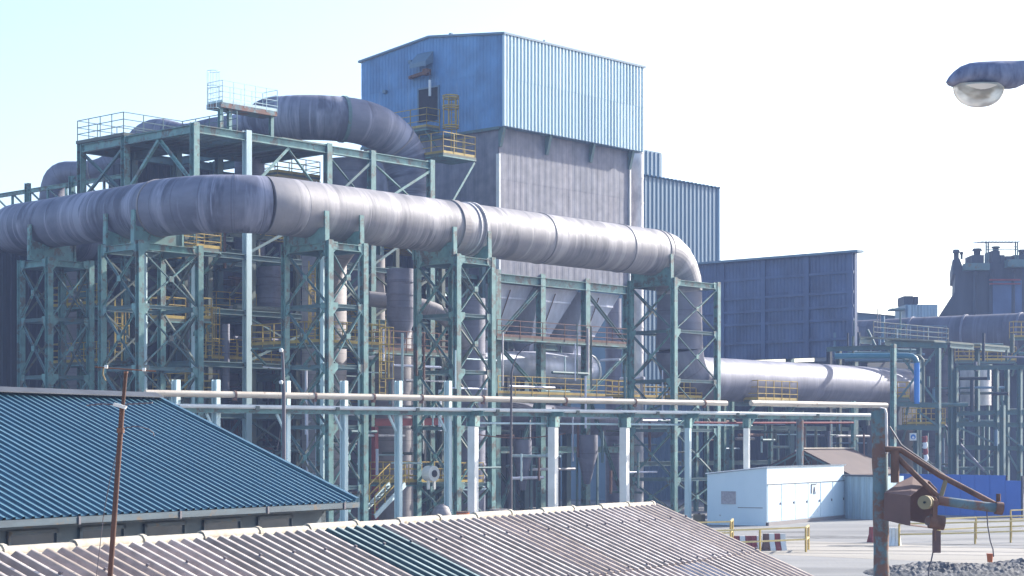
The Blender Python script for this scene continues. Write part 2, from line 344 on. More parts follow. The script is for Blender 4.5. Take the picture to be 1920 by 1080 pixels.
# ============================================================ THE SETTING
mb = MB(); n = 60
gx = [-700+1500*i/n for i in range(n+1)]
mb.add([(-900, -60, 0), (1300, -60, 0), (1300, 1900, 0), (-900, 1900, 0)], [(0, 1, 2, 3)]); structure('ground', mb, 'yard')
mb = MB(); q0 = PZ(1300, 80, .004); q1 = PZ(2100, 68, .004); q2 = PZ(2100, 79, .004); q3 = PZ(1300, 92, .004)
mb.add([q0, q1, q2, q3], [(0, 1, 2, 3)]); structure('road', mb, 'road')
def strip(pts, w, z):
    mb = MB(); vs = []; rz = random.Random(len(pts)+int(w*100))
    Q = []
    for i in range(len(pts)-1):
        for k in range(8): f = k/8; Q.append(pts[i]*(1-f)+pts[i+1]*f)
    Q.append(pts[-1])
    for i, q in enumerate(Q):
        d = (Q[min(i+1, len(Q)-1)]-Q[max(i-1, 0)]).normalized(); n_ = Vector((-d.y, d.x, 0)); ww = w*rz.uniform(.7, 1.15)/2
        vs += [q-n_*ww+UP*z, q+n_*ww+UP*z]
    return mb.add(vs, [(2*i, 2*i+2, 2*i+3, 2*i+1) for i in range(len(Q)-1)])
for i, (ya, yb, yc) in enumerate(((78.5, 77.5, 75.5), (80.6, 79.8, 78), (83.5, 83, 81), (86.5, 85.5, 83.2))):
    structure('tyre_track', strip([PZ(1280, ya+1.2, 0), PZ(1500, ya, 0), PZ(1750, yb, 0), PZ(2100, yc, 0)], .38, .008+.004*(i % 2)), 'track')
for i, (px, Y_, rr) in enumerate(((1560, 92, 1.5), (1475, 97, 1.0), (1740, 98, 1.3), (1600, 84, .8))):
    q = PZ(px, Y_, .008); rz = random.Random(i); structure('oil_stain', MB().add([q+Vector((math.cos(k*.3927)*rr*1.5*rz.uniform(.7, 1.2), math.sin(k*.3927)*rr*rz.uniform(.7, 1.2), 0)) for k in range(16)], [tuple(range(16))]), 'stain')
def mound(name, label, cx, cy, lx, ly, h, seed, mat='rubble'):
    rnd = random.Random(seed); nx, ny = 70, 34; mb = MB(); vs = []
    ph = [(rnd.uniform(.3, 4.5), rnd.uniform(.3, 4.5), rnd.uniform(0, 6.3)) for _ in range(14)]
    for j in range(ny+1):
        for i in range(nx+1):
            a = i/nx*2-1; b = j/ny*2-1; e = max(0, 1-(abs(a)**4+b*b))
            x = cx+a*lx; y = cy+b*ly
            z = sum(math.sin(p*x+r2*y+s) / (1+.5*(p+r2)) for p, r2, s in ph)*.35
            vs.append((x, y, -.03+h*e**.7*(.75+.5*z)+(rnd.random()*.14*e)))
    fs = [(j*(nx+1)+i, j*(nx+1)+i+1, (j+1)*(nx+1)+i+1, (j+1)*(nx+1)+i) for j in range(ny) for i in range(nx)]
    return structure(name, mb.add(vs, fs), mat, 'stuff', label)
c = PZ(1800, 66, 0); mound('rubble', 'heaps of broken grey rubble along the near edge of the track', c.x, c.y, 3.4, 3.0, .34, 3)
c = PZ(2010, 63, 0); mb = MB(); 
mound('rubble', 'further heap of broken grey rubble past the brown puddle', c.x+1.2, c.y+4.5, 3.6, 2.2, .4, 9)
mb.add([PZ(1845, 66.5, .008), PZ(1850, 62, .008), PZ(2050, 60, .008), PZ(2050, 66.8, .008)], [(0, 1, 2, 3)]); structure('puddle', mb, 'mud')

# ============================================================ MAIN DUCT
DP = O  # name kept short
CZ = ZC+11.85
def arc(c0, a0, a1, r, n, ex, ey): return [c0+ex*math.cos(a0+(a1-a0)*i/n)*r+ey*math.sin(a0+(a1-a0)*i/n)*r for i in range(n+1)]
L0 = PZ(930, 105, CZ)                                     # a point of the straight run
def onrun(px): return L0+EU*tat(L0, EU, px)
pA = onrun(548); pE = onrun(1232)
back = PZ(300, 93.9, CZ); left = back+EV*12.4
# bend between the EV run and the EU run (quadratic blend of the two lines)
k = (PZ(455, 0, 0).x, 0)
den = EV.x*EU.y-EV.y*EU.x
dd = pA-back; s_ = (dd.x*EU.y-dd.y*EU.x)/den; corner = back+EV*s_
bend = [back*(1-t)*(1-t)+corner*2*t*(1-t)+pA*t*t for t in [i/14 for i in range(15)]]
bend = [back+EV*.4]+bend+[pA+EU*.4]
duct = Thing('gas_duct', 'huge weathered grey duct across the middle, on teal towers, turning down at its right end', 'duct', (L0.x, L0.y, 0))
# left end: turns away from the camera
el = arc(left+EU*2.2, 0, R(90), 2.2, 6, -EU, EV); el = [p for p in el]
farl = [el[-1]+EU*(1.5*i) for i in (1, 6)]
pl = farl[::-1]+el[::-1]
path_l = pl+[left+(back-left)*i/6 for i in range(1, 6)]
rl = [1.3]*len(pl)+[1.3+.09*i/5 for i in range(5)]
duct.part('left_section', MB().tube(path_l+[back+EV*.2], rl+[1.4], 48), 'duct_shade_streaked')
duct.part('bend_section', MB().tube(bend[:13], 1.43, 48), 'duct_shade_streaked'); duct.part('bend_end_section', MB().tube(bend[12:], 1.433, 48), 'duct')  # bend keeps the shaded tone; plain plate begins at the shadow's edge
nst = 24
duct.part('straight_section', MB().tube([pA+(pE-pA)*i/nst for i in range(nst+1)], 1.44, 48), 'duct')
# right elbow, down leg and lower duct
rb = 2.3; cz = pE-UP*rb
elb = [cz+EU*math.sin(a)*rb+UP*math.cos(a)*rb for a in [R(90)*i/5 for i in range(6)]]
lowz = ZC+4.15; down0 = elb[-1]
r2 = 1.75; dn = Vector((down0.x, down0.y, lowz+r2))
elb2 = [dn+EU*r2-EU*math.cos(a)*r2-UP*math.sin(a)*r2 for a in [R(90)*i/5 for i in range(6)]]
duct.part('upper_elbow', MB().tube(elb, 1.45, 40, smooth=False), 'duct')
duct.part('down_leg', MB().tube([down0, (down0+dn)/2, dn], [1.42, 1.42, 1.5], 40), 'duct_old')
duct.part('lower_elbow', MB().tube(elb2, [1.5, 1.5, 1.48, 1.45, 1.42, 1.4], 40, smooth=False), 'duct_old')
lend = elb2[-1]+EU*tat(elb2[-1], EU, 1700)
duct.part('lower_run', MB().tube([elb2[-1]+(lend-elb2[-1])*i/12 for i in range(13)], 1.4, 40), 'duct_old')
def collar(p, d, r, wd=.12, ex=.05): return MB().tube([p-d*wd/2, p+d*wd/2], r+ex, 48, smooth=False)
for px in (1010, 1160, 1226): duct.part('collar', collar(onrun(px), EU, 1.44, .1, .035), 'duct')
for px, wd, ex in ((842, .5, .07), (878, .14, .10), (868, .10, .06)): duct.part('expansion_joint', collar(onrun(px), EU, 1.44, wd, ex), 'duct_tan' if wd > .3 else 'stack')
duct.part('collar', collar(back, EV, 1.43, .12, .03), 'duct_tan')
for i in (9,): duct.part('collar', collar(bend[i], (bend[i+1]-bend[i-1]).normalized(), 1.43, .04, .015), 'duct_shade_streaked')

# ============================================================ SUPPORT TOWERS
ZT = ZC+10.08
def saddle(c, d, r, zt):
    s = d.cross(UP).normalized(); lim = -.98; poly = [(-1.5, zt), (1.5, zt), (1.5, c.z+lim)]
    for i in range(13):
        a = -i*math.pi/12; x = math.cos(a)*(r+.012); z = math.sin(a)*(r+.012)
        poly.append((x, c.z+z)) if z < lim else None
    poly.append((-1.5, c.z+lim))
    mb = MB(); b0 = Vector((c.x, c.y, 0))
    pp = [b0+s*x+UP*z-d*.07 for x, z in poly]; mb.prism(pp, d*.14)
    for sx in (-1, 1): mb.hexa([b0+s*sx*(r+q)+d*w_+UP*z for z, q1_, q2_ in ((zt, .0, .14), (c.z-.2, .03, .12)) for q, w_ in ((q1_, -.14), (q2_, -.14), (q2_, .14), (q1_, .14))])
    return mb
def tower(N, du, dv, ztop, label, saddles=(), lw=.32, levels=None, far='teal', pipes=0):
    N = Vector((N.x, N.y, 0)); t = Thing('support_tower', label, 'tower', N+EU*du/2+EV*dv/2, 'braced towers under the big duct')
    cs = [N, N+EU*du, N+EU*du+EV*dv, N+EV*dv]
    lv = levels or [ztop, ztop-3.05, ztop-6.1, ztop-9.15, ztop-12.2, .35]
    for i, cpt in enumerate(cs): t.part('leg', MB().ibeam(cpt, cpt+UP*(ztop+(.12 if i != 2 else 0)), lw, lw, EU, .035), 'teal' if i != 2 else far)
    for i in range(4):
        a, b = cs[i], cs[(i+1) % 4]; d = (b-a).normalized(); mg = MB()
        for j, z in enumerate(lv[:-1]):
            hh = .34 if j == 0 else .18
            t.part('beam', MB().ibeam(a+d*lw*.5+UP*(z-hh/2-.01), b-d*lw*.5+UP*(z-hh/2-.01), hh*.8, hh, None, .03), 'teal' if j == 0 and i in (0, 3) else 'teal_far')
            z0 = lv[j+1]; s = d.cross(UP)
            if z0 < 1: z0 = .3
            for k, (p, q) in enumerate(((a, b), (b, a))):
                t.part('brace', MB().angle(p+d*(.2 if k == 0 else -.2)+UP*(z-hh-.1)+s*(.03+.05*k), q+d*(-.2 if k == 0 else .2)+UP*(z0+.08)+s*(.03+.05*k), .10, s), ('teal' if k else 'teal_far') if i in (0, 3) else 'olive')
            for k, (p, dd_) in enumerate(((a, d), (b, -d))):
                if i in (0, 3): mg.prism([p+dd_*.17+s*.10+UP*(z+.05), p+dd_*.5+s*.10+UP*(z+.05), p+dd_*.5+s*.10+UP*(z-.22), p+dd_*.17+s*.10+UP*(z-.55)], s*.02)
            m_ = (a+b)/2+UP*((z-hh-.1+z0+.08)/2)
            t.part('gusset', MB().obox(m_+s*.14, d*.14, s*.01, UP*.14), 'teal')
            for f in range(0, len(mg.f), 6): t.part('joint_plate', MB().add(mg.v[f//6*8:f//6*8+8], [tuple(q-f//6*8 for q in ff) for ff in mg.f[f:f+6]]), 'teal')
            mg = MB()
    for c_, d, r in saddles: t.part('saddle', saddle(c_, d, r, ztop), 'teal')
    return t
def runoff(t): return L0-EV*1.7+EU*t
def tt(px): p = L0-EV*1.7; return tat(p, EU, px)
for px, du, dv, lab in ((617, 2.4, 3.3, 'braced teal tower carrying the big duct just right of its bend'),
                        (857, 2.75, 3.0, 'braced teal tower under the middle of the big duct beside the hoppers'),
                        (1264, 4.5, 3.4, 'widest braced teal tower, at the right end of the big duct where it turns down')):
    t0 = tt(px); N = runoff(t0); c0 = L0+EU*t0
    tower(N, du, dv, ZT, lab, [(L0+EU*(t0+.0), EU, 1.44)]+([(L0+EU*(t0+du), EU, 1.44)] if du < 3 else []))
N1 = PZ(262, 92.2, 0)
cl1 = back+EV*.2; cl1b = back+EV*2.6
tower(N1, 3.7, 3.1, ZC+9.95, 'braced teal tower under the left side of the big duct, behind the rusty mast', [(Vector((cl1.x, cl1.y, CZ)), EV, 1.42), (Vector((cl1b.x, cl1b.y, CZ)), EV, 1.36)])
N0 = PZ(92, 98.7, 0); c_ = back+EV*9.4
tower(N0, 2.6, 2.6, ZC+9.75, 'leftmost braced teal tower, at the far left end of the big duct', [(Vector((c_.x, c_.y, CZ)), EV, 1.32)])

# ============================================================ TALL PLANT FRAME (left)
TOPZ = ZC+17.3
lv = [TOPZ, ZC+14.0, ZC+10.6, ZC+7.5, ZC+4.6, ZC+1.8, ZC-1.6]
us = [0, 3.66, 6.7, 9.7, 13.2, 18.2]; vs_ = [0, 6.2, 10.4]
fr = Thing('plant_frame', 'tall open frame of teal columns under the flat platform on the left', 'steel frame', G(8, 5, 0))
for u in us:
    for v in vs_:
        if u > 10 and v > 0: continue
        if u == 6.7 and v == 0: continue
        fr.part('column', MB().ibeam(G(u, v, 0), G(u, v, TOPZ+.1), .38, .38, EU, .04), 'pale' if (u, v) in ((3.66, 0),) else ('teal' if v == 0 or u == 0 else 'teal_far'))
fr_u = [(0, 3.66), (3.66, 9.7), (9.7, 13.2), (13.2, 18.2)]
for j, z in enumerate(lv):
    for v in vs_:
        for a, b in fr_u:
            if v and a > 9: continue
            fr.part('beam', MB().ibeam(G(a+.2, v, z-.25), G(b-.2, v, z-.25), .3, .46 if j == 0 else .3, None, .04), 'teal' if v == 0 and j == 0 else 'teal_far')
    for u in us[:4]:
        for a, b in ((0, 6.2), (6.2, 10.4)):
            fr.part('beam', MB().ibeam(G(u, a+.2, z-.25), G(u, b-.2, z-.25), .3, .46 if j == 0 else .3, None, .04), 'teal' if u == 0 and j == 0 else 'teal_far')
for k in range(14):     # joists of the open floor
    u = .6+k*.66; fr.part('joist', MB().ibeam(G(u, .25, TOPZ-.18), G(u, 6, TOPZ-.18), .12, .2, None, .02), 'olive')
def kbrace(a, b, z1, z0, mat='teal'):   # inverted V
    m_ = (a+b)/2
    for q in (a, b): fr.part('brace', MB().angle(m_+UP*z1, q+UP*z0, .17), mat)
def xbrace(a, b, z1, z0, mat='teal_far'):
    s = (b-a).cross(UP).normalized()
    fr.part('brace', MB().angle(a+UP*z1, b+UP*z0, .15), mat); fr.part('brace', MB().angle(b+UP*z1+s*.08, a+UP*z0+s*.08, .15), mat)
kbrace(G(0, 0, 0), G(0, 6.2, 0), TOPZ-.5, lv[1]); kbrace(G(3.66, 0, 0), G(9.7, 0, 0), TOPZ-.5, lv[1])
xbrace(G(0, 6.2, 0), G(0, 10.4, 0), TOPZ-.5, lv[1]); xbrace(G(13.2, 0, 0), G(18.2, 0, 0), TOPZ-.5, lv[1], 'teal'); xbrace(G(9.7, 0, 0), G(13.2, 0, 0), TOPZ-.5, lv[1])
for j in range(1, 6):
    for a, b in ((3.66, 9.7), (9.7, 13.2), (13.2, 18.2)):
        if (j+int(a)) % 2 == 0 or a > 9: xbrace(G(a, 0, 0), G(b, 0, 0), lv[j]-.4, lv[j+1], 'teal_far' if j % 2 else 'olive')
    xbrace(G(3.66, 6.2, 0), G(9.7, 6.2, 0), lv[j]-.4, lv[j+1], 'olive'); xbrace(G(0, 0, 0), G(0, 6.2, 0), lv[j]-.4, lv[j+1], 'olive')
    xbrace(G(0, 6.2, 0), G(0, 10.4, 0), lv[j]-.4, lv[j+1], 'olive')
rq = random.Random(4)
for u, v in ((1.8, 3.1), (6.7, 3.1), (11.4, 3.0), (15.5, 2.8), (5.2, 7.5), (20.5, 3.5), (22.6, 1.2), (2.4, 8.6), (8.2, 1.0), (10.9, .9), (14.6, .7), (16.6, 1.4), (19.6, .4), (21.2, 2.2), (23.4, .5), (5.2, 1.4), (1.7, .9)):
    fr.part('column', MB().ibeam(G(u, v, 0), G(u, v, ZC+13.5), .3, .3, EU, .03), rq.choice(['olive', 'teal_far']))
for i in range(58):
    u = rq.choice([.2, 1.8, 3.7, 6.7, 9.7, 11.4]); v = rq.choice([1.5, 3.1, 6.2, 8]); z = rq.uniform(1, 16.5); L8 = rq.uniform(2.5, 4)
    if rq.random() < .5: fr.part('brace', MB().angle(G(u, v, z), G(u+L8, v, z+rq.choice([-3, 3, 2.4])), .13), rq.choice(['olive', 'teal_far', 'olive']))
    else: fr.part('brace', MB().ibeam(G(u, v, z), G(u+L8, v, z), .18, .25), rq.choice(['olive', 'teal_far']))
for i in range(30):
    u = rq.uniform(.5, 20); v = rq.uniform(.8, 5); z = rq.choice([ZC+10.6, ZC+7.5, ZC+4.6, ZC+1.8, ZC+12.2, ZC+5.9]); L8 = rq.uniform(1.5, 3.2)
    fr.part('landing_rail', rail(MB().gbox(u, u+L8, v, v+.9, z-.15, z-.1), [G(u, v+.9, z), G(u, v, z), G(u+L8, v, z)], 1.1, .9, .045), 'yellow')
for u in (9.9, 15.3, 19.7):
    for j in (2, 3, 4, 5): xbrace(G(u, .9, 0), G(u+3.2, .9, 0), lv[j]-.4, lv[j+1], rq.choice(['olive', 'teal_far', 'teal']))
    for j in (2, 3, 4, 5): fr.part('beam', MB().ibeam(G(u, .9, lv[j]), G(u+3.6, .9, lv[j]), .2, .26), rq.choice(['teal', 'teal_far']))
u1 = gu(340, 6.2)
mb = MB().gbox(-.25, u1, 6.0, 10.6, TOPZ+.02, TOPZ+.2); fr.part('deck', mb, 'olive')
mb = MB().gbox(3.9, 9.6, 2.4, 6.0, TOPZ+.02, TOPZ+.12); mb.gbox(.2, 3.7, 3.8, 6.0, TOPZ+.02, TOPZ+.12); mb.gbox(6.5, 9.6, .3, 2.3, TOPZ+.02, TOPZ+.12); fr.part('floor_plate', mb, 'olive')
fr.part('railing', rail(MB(), [G(-.2, 10.5, TOPZ+.2), G(-.2, 6.1, TOPZ+.2), G(u1, 6.1, TOPZ+.2), G(u1, 1.2, TOPZ+.2)], 1.15, 1.2, .04, toe=False), 'teal_far')
fr.part('railing', rail(MB(), [G(-.2, 10.5, TOPZ+.2), G(u1, 10.5, TOPZ+.2), G(u1+3, 10.5, TOPZ+.2)], 1.15, 1.2, .04, toe=False), 'teal_far')
# little top platform with caged ladder
t = Thing('ladder_platform', 'small high platform with pale rails and a caged ladder above the left platform', 'platform', G(4.0, 4, TOPZ))
ub = 4.4; zp = ZC+19.35; vv = 2.6; ua = gu(417, vv); ue = gu(520, vv)
t.part('deck', MB().gbox(ua-.1, ue, vv, vv+1.3, zp-.28, zp), 'rust_teal')
t.part('railing', rail(MB(), [G(ua, vv+1.3, zp), G(ua, vv, zp), G(ue, vv, zp), G(ue, vv+1.3, zp), G(ua, vv+1.3, zp)], 1.25, .9, .03, (1.1, .82, .55, .27)), 'pale')
for u in (ua+.1, ua+.75, ue-.2): t.part('post', MB().ibeam(G(u, vv+.3, TOPZ), G(u, vv+.3, zp-.28), .22, .22, EU), 'teal')
mb = MB(); cpt = G(ua-.32, vv+.4, 0)
for z in (zp-.35, zp+.9, zp+1.75): mb.tube([cpt+Vector((math.cos(a)*.36, math.sin(a)*.36, z)) for a in [R(30)*i for i in range(13)]], .018, 5)
for i in range(7): a = R(51*i); mb.bar(cpt+Vector((math.cos(a)*.36, math.sin(a)*.36, zp-.35)), cpt+Vector((math.cos(a)*.36, math.sin(a)*.36, zp+1.75)), .022, .022)
t.part('ladder_cage', mb, 'pale')

# ============================================================ DUCTS OVER AND IN THE FRAME
def ductpath(name, label, cat, pts, mat, n=28, group=None, rings=()):
    # pts: (px, py, Y, r)
    Ps = [P(a, b, c_) for a, b, c_, r in pts]; rs = [r for *_, r in pts]
    # smooth the polyline
    for _ in range(2):
        nP = [Ps[0]]; nr = [rs[0]]
        for i in range(len(Ps)-1):
            nP += [Ps[i]*.75+Ps[i+1]*.25, Ps[i]*.25+Ps[i+1]*.75]; nr += [rs[i]*.75+rs[i+1]*.25, rs[i]*.25+rs[i+1]*.75]
        nP.append(Ps[-1]); nr.append(rs[-1]); Ps, rs = nP, nr
    t = Thing(name, label, cat, (Ps[len(Ps)//2].x, Ps[len(Ps)//2].y, 0), group)
    t.part('duct_shell', MB().tube(Ps, rs, n), mat)
    for f, m_, wd, ex in rings:
        i = max(1, min(len(Ps)-2, int(f*len(Ps)))); d = (Ps[i+1]-Ps[i-1]).normalized()
        t.part('ring', MB().tube([Ps[i]-d*wd/2, Ps[i]+d*wd/2], rs[i]+ex, n, smooth=False), m_)
    return t
ductpath('bypass_duct', 'fat grey duct arching over the platforms into the blue building', 'duct',
         [(240, 300, 118, .7), (262, 262, 117, .85), (292, 246, 116, .85), (325, 250, 115.7, .75), (350, 252, 115.5, .6), (400, 238, 115, .6), (450, 234, 114.6, .65), (474, 231, 114.3, .8), (486, 227, 114.1, 1.15), (506, 223, 114, 1.33), (560, 220, 113.5, 1.36), (620, 221, 113.5, 1.36), (680, 228, 114.5, 1.36), (722, 246, 116, 1.36), (752, 280, 117, 1.4), (768, 330, 117, 1.4), (770, 400, 117, 1.4), (770, 470, 117, 1.4)],
         'duct_shade_streaked', 32, None, [(.66, 'teal_far', .22, .06), (.40, 'duct_old', .1, .04), (.52, 'duct_old', .08, .03), (.78, 'duct_tan', .1, .04)])
ductpath('far_duct', 'dull duct curving up beyond the far left end of the big duct', 'duct',
         [(95, 430, 119, .8), (98, 350, 119, .8), (112, 325, 119, .78), (150, 324, 118.5, .72), (190, 320, 118, .72), (225, 296, 118, .72), (250, 270, 118, .72)], 'duct_old', 24, None, [(.6, 'duct_tan', .1, .04)])
def vessel(px, wpx, y0, y1, Y, mat, label, cat='vessel', name='vessel', cone=None, dome=False, group=None):
    r = wpx/2/F*Y; c0 = P(px, y1, Y); c1 = P(px, y0, Y)
    t = Thing(name, label, cat, (c0.x, c0.y, max(0, c0.z)), group)
    if c0.z < .2: c0.z = 0
    path = [c0, c0+(c1-c0)*.33, c0+(c1-c0)*.66, c1]; rs = [r]*4
    if dome: path += [c1+UP*r*.35, c1+UP*r*.55]; rs += [r*.75, r*.25]
    if cone: path = [c0-UP*r*1.6]+path; rs = [r*.3]+rs
    t.part('shell', MB().tube(path, rs, 28), mat)
    for k in range(1, 4): q = c0+(c1-c0)*k/4; t.part('ring', MB().tube([q-UP*.06, q+UP*.06], r+.05, 28, smooth=False), mat)
    return t
vessel(152, 92, 470, 1000, 113, 'duct_tan', 'wide dusty upright duct behind the leftmost tower', 'duct', 'upright_duct')
vessel(275, 58, 470, 660, 111, 'duct_old', 'grey upright duct seen through the tower behind the mast', 'duct', 'upright_duct', cone=True)
vessel(268, 50, 262, 440, 114, 'duct_old', 'grey upright duct under the flat platform, left one', 'duct', 'upright_duct')
vessel(308, 34, 303, 440, 124, 'stack', 'sunlit pale upright duct under the flat platform', 'duct', 'upright_duct', dome=True)
vessel(342, 28, 308, 440, 126, 'stack', 'narrow sunlit pale duct just behind the platform column', 'duct', 'upright_duct')
vessel(468, 56, 262, 700, 112.5, 'duct_old', 'tall grey upright duct right of the pale column', 'duct', 'upright_duct')
vessel(608, 84, 478, 1000, 104, 'duct_tan', 'thick dusty tan upright vessel behind the tower right of the duct bend', 'vessel', 'vessel', dome=True)
vessel(752, 54, 505, 600, 108, 'duct_old', 'grey upright vessel with a tapered foot behind the crossed braces', 'vessel', 'vessel', cone=True)
vessel(740, 74, 625, 1000, 110, 'duct_tan', 'dusty upright vessel below the yellow railed walkway', 'vessel', 'vessel', dome=True)
vessel(430, 34, 470, 1000, 113, 'duct_old', 'slim dark upright duct left of the pale column', 'duct', 'upright_duct')
vessel(1150, 30, 560, 1000, 140, 'duct_old', 'slim dark upright duct behind the last hopper', 'duct', 'upright_duct')
ductpath('rusty_chute', 'rust-tan tapering chute dropping from the underside of the big duct', 'chute', [(652, 430, 99.5, .9), (640, 462, 100, .85), (620, 490, 101, .8), (612, 530, 103, .8)], 'duct_tan', 20)
vessel(604, 8, 480, 960, 94.9, 'pale', 'thin pale standpipe inside the tower right of the duct bend', 'pipe', 'standpipe')
vessel(675, 8.5, 488, 1000, 97.5, 'pale', 'thin pale standpipe with a pointed tip standing right of the bend tower', 'pipe', 'standpipe', dome=True)
vessel(272, 8, 475, 1000, 95.5, 'pale', 'thin pale standpipe inside the tower behind the mast', 'pipe', 'standpipe')
vessel(363, 9, 470, 1000, 99.5, 'pale', 'pale standpipe beside the tower behind the mast, on its right', 'pipe', 'standpipe')
vessel(652, 74, 300, 1000, 117, 'duct_old', 'broad grey upright duct under the ring of the arching bypass duct', 'duct', 'upright_duct')
vessel(60, 44, 500, 1000, 112, 'duct_old', 'grey upright duct at the far left edge inside the leftmost tower', 'duct', 'upright_duct')
vessel(212, 40, 560, 1000, 110, 'duct_tan', 'dusty upright duct just left of the tower behind the mast', 'duct', 'upright_duct')
vessel(505, 46, 500, 640, 108, 'duct_old', 'grey upright vessel left of the bend tower above the walkway', 'vessel', 'vessel', cone=True)
vessel(702, 40, 480, 1000, 112, 'duct_tan', 'tan upright duct between the bend tower and the middle tower', 'duct', 'upright_duct')
vessel(882, 56, 560, 1000, 113, 'duct_old', 'grey upright duct behind the middle tower next to the hoppers', 'duct', 'upright_duct')
vessel(395, 40, 690, 1000, 108, 'duct_tan', 'dusty upright vessel below the low walkway left of the pale column', 'vessel', 'vessel', dome=True)
ductpath('cross_duct', 'dull level duct crossing behind the pale column under the frame', 'duct', [(300, 545, 115, .55), (420, 540, 112, .6), (520, 548, 110, .6), (560, 590, 109, .6), (565, 700, 109, .6)], 'duct_old', 20)
ductpath('cross_duct', 'dull level duct crossing low behind the middle tower', 'duct', [(690, 560, 110, .45), (790, 572, 111, .5), (850, 600, 112, .5), (900, 690, 113, .5), (905, 800, 113, .5)], 'duct_tan', 20)
def cagelad(px, py0, py1, Y, label):
    t = Thing('caged_ladder', label, 'ladder', P(px, py1, Y)); c0 = P(px, py1, Y); h = zat(py0, Y)-c0.z; c0z = Vector((c0.x, c0.y, c0.z)); mb = MB()
    for s in (-.22, .22): mb.bar(c0z+EU*s, c0z+EU*s+UP*h, .05, .05)
    for i in range(int(h/.3)): mb.bar(c0z+EU*-.22+UP*(.3*i+.15), c0z+EU*.22+UP*(.3*i+.15), .03, .03)
    t.part('ladder', mb, 'yellow'); mb = MB(); n_ = int(h/.9)
    for i in range(1, n_+1): mb.tube([c0z-EV*.33+Vector((math.cos(q)*.36, math.sin(q)*.36, i*.9)) for q in [R(30)*k for k in range(13)]], .025, 5)
    for k in range(5): q = R(72*k); mb.bar(c0z-EV*.33+Vector((math.cos(q)*.36, math.sin(q)*.36, .9)), c0z-EV*.33+Vector((math.cos(q)*.36, math.sin(q)*.36, n_*.9)), .03, .03)
    t.part('safety_cage', mb, 'yellow')
cagelad(222, 560, 676, 98, 'yellow caged ladder just left of the tower behind the mast')
cagelad(392, 575, 672, 100, 'yellow caged ladder just right of the tower behind the mast')
cagelad(717, 600, 742, 99, 'yellow caged ladder at the right end of the railed walkway by the bend tower')
cagelad(585, 490, 641, 99.5, 'yellow caged ladder rising inside the bend tower above its walkway')
# dark building behind the frame
bd = Thing('process_building', 'dark sheeted process building behind the left steel frame', 'building', G(12, 13, 0))
ub0 = gu(252, 11.4)
def cladbox(t, u0, u1, v0, v1, z0, z1, mat, pitch=.6, depth=.06, name='wall'):
    mb = MB()
    corrugated(mb, G(u0, v0, z0), EU, UP, u1-u0, (0, z1-z0), pitch, depth, -EV)
    corrugated(mb, G(u0, v1, z0), -EV, UP, v1-v0, (0, z1-z0), pitch, depth, -EU)
    mb.add([G(u1, v0, z0), G(u1, v1, z0), G(u1, v1, z1), G(u1, v0, z1)], [(0, 1, 2, 3)]); mb.add([G(u1, v1, z0), G(u0, v1, z0), G(u0, v1, z1), G(u1, v1, z1)], [(0, 1, 2, 3)])
    t.part(name, mb, mat); t.part('roof', MB().gbox(u0-.05, u1+.05, v0-.1, v1+.05, z1, z1+.15), mat)
cladbox(bd, ub0, 12.5, 11.4, 14, 0, ZC+16.9, 'dark_clad'); 
bd2 = Thing('process_building', 'lower dark sheeted building filling the gap between the left frame and the blue-topped building', 'building', G(18, 9, 0))
cladbox(bd2, 11, 24.2, 8.0, 11.3, 0, ZC+13.5, 'dark_clad')
bd3 = Thing('process_building', 'low dark building at the far left behind the duct towers', 'building', G(-2, 16, 0))
g0, g1 = gu(171, 15), gu(186, 15)
cladbox(bd3, g1, ub0+1, 15, 17, 0, ZC+11.5, 'dark_clad', name='right_wall'); cladbox(bd3, -14, g0, 15, 15.3, 0, ZC+11.3, 'dark_clad', name='left_wall')
bd3.part('gap_sill', MB().gbox(g0, g1, 15, 15.2, 0, zat(702, G(g0, 15, 0).y)), 'dark_clad'); bd3.part('gap_head', MB().gbox(g0, g1, 15, 15.2, zat(590, G(g0, 15, 0).y), ZC+11.2), 'dark_clad')
# truss bridge at far left
t = Thing('pipe_bridge', 'light teal truss bridge leaving the frame at the far left above the big duct', 'bridge', PZ(60, 112, 0))
b0 = P(232, 330, 110); 
def alongV(px): return b0+EV*tat(b0, EV, px)
aL = alongV(-40)
for dz in (0, -1.25):
    t.part('chord', MB().ibeam(b0+UP*dz, aL+UP*dz, .2, .25), 'teal')
for i in range(9):
    p = b0+(aL-b0)*i/8; t.part('post', MB().bar(p, p-UP*1.25, .13, .13), 'teal')
    if i < 8: q = b0+(aL-b0)*(i+1)/8; t.part('brace', MB().bar(p-UP*1.25, q, .09, .09), 'teal_far')
for px in (52, 135): p = alongV(px); t.part('leg', MB().ibeam(Vector((p.x, p.y, 0)), p+UP*.5, .3, .3), 'teal')

# ============================================================ BLUE-TOPPED FILTER BUILDING
bu = 24.4; bl = 13.3; bw = 12.6; zE = ZC+26.0; zR = ZC+26.75; zC = ZC+20.2; zB = ZC+10.85
B = Thing('filter_house', 'tall building with bright blue ribbed sheeting above streaked grey walls', 'building', G(bu+bl/2, bw/2, 0))
ov = .55; x0 = bu-ov*.2; ue_ = bu+bl+.9
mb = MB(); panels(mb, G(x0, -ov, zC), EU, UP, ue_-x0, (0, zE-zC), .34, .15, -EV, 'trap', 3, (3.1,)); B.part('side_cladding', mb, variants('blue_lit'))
def gab(s):   # s from the far (left) eave to the near corner
    h = zR-zE; wtot = bw+ov; m_ = wtot/2
    return (0, zE-zC+h*(1-abs(s-m_)/m_))
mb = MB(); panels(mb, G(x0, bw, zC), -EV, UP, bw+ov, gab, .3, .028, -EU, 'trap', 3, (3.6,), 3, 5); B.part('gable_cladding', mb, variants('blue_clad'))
zg = lambda v: zE+(zR-zE)*(1-abs(v-(bw-ov)/2)/((bw+ov)/2))
vm = (bw-ov)/2
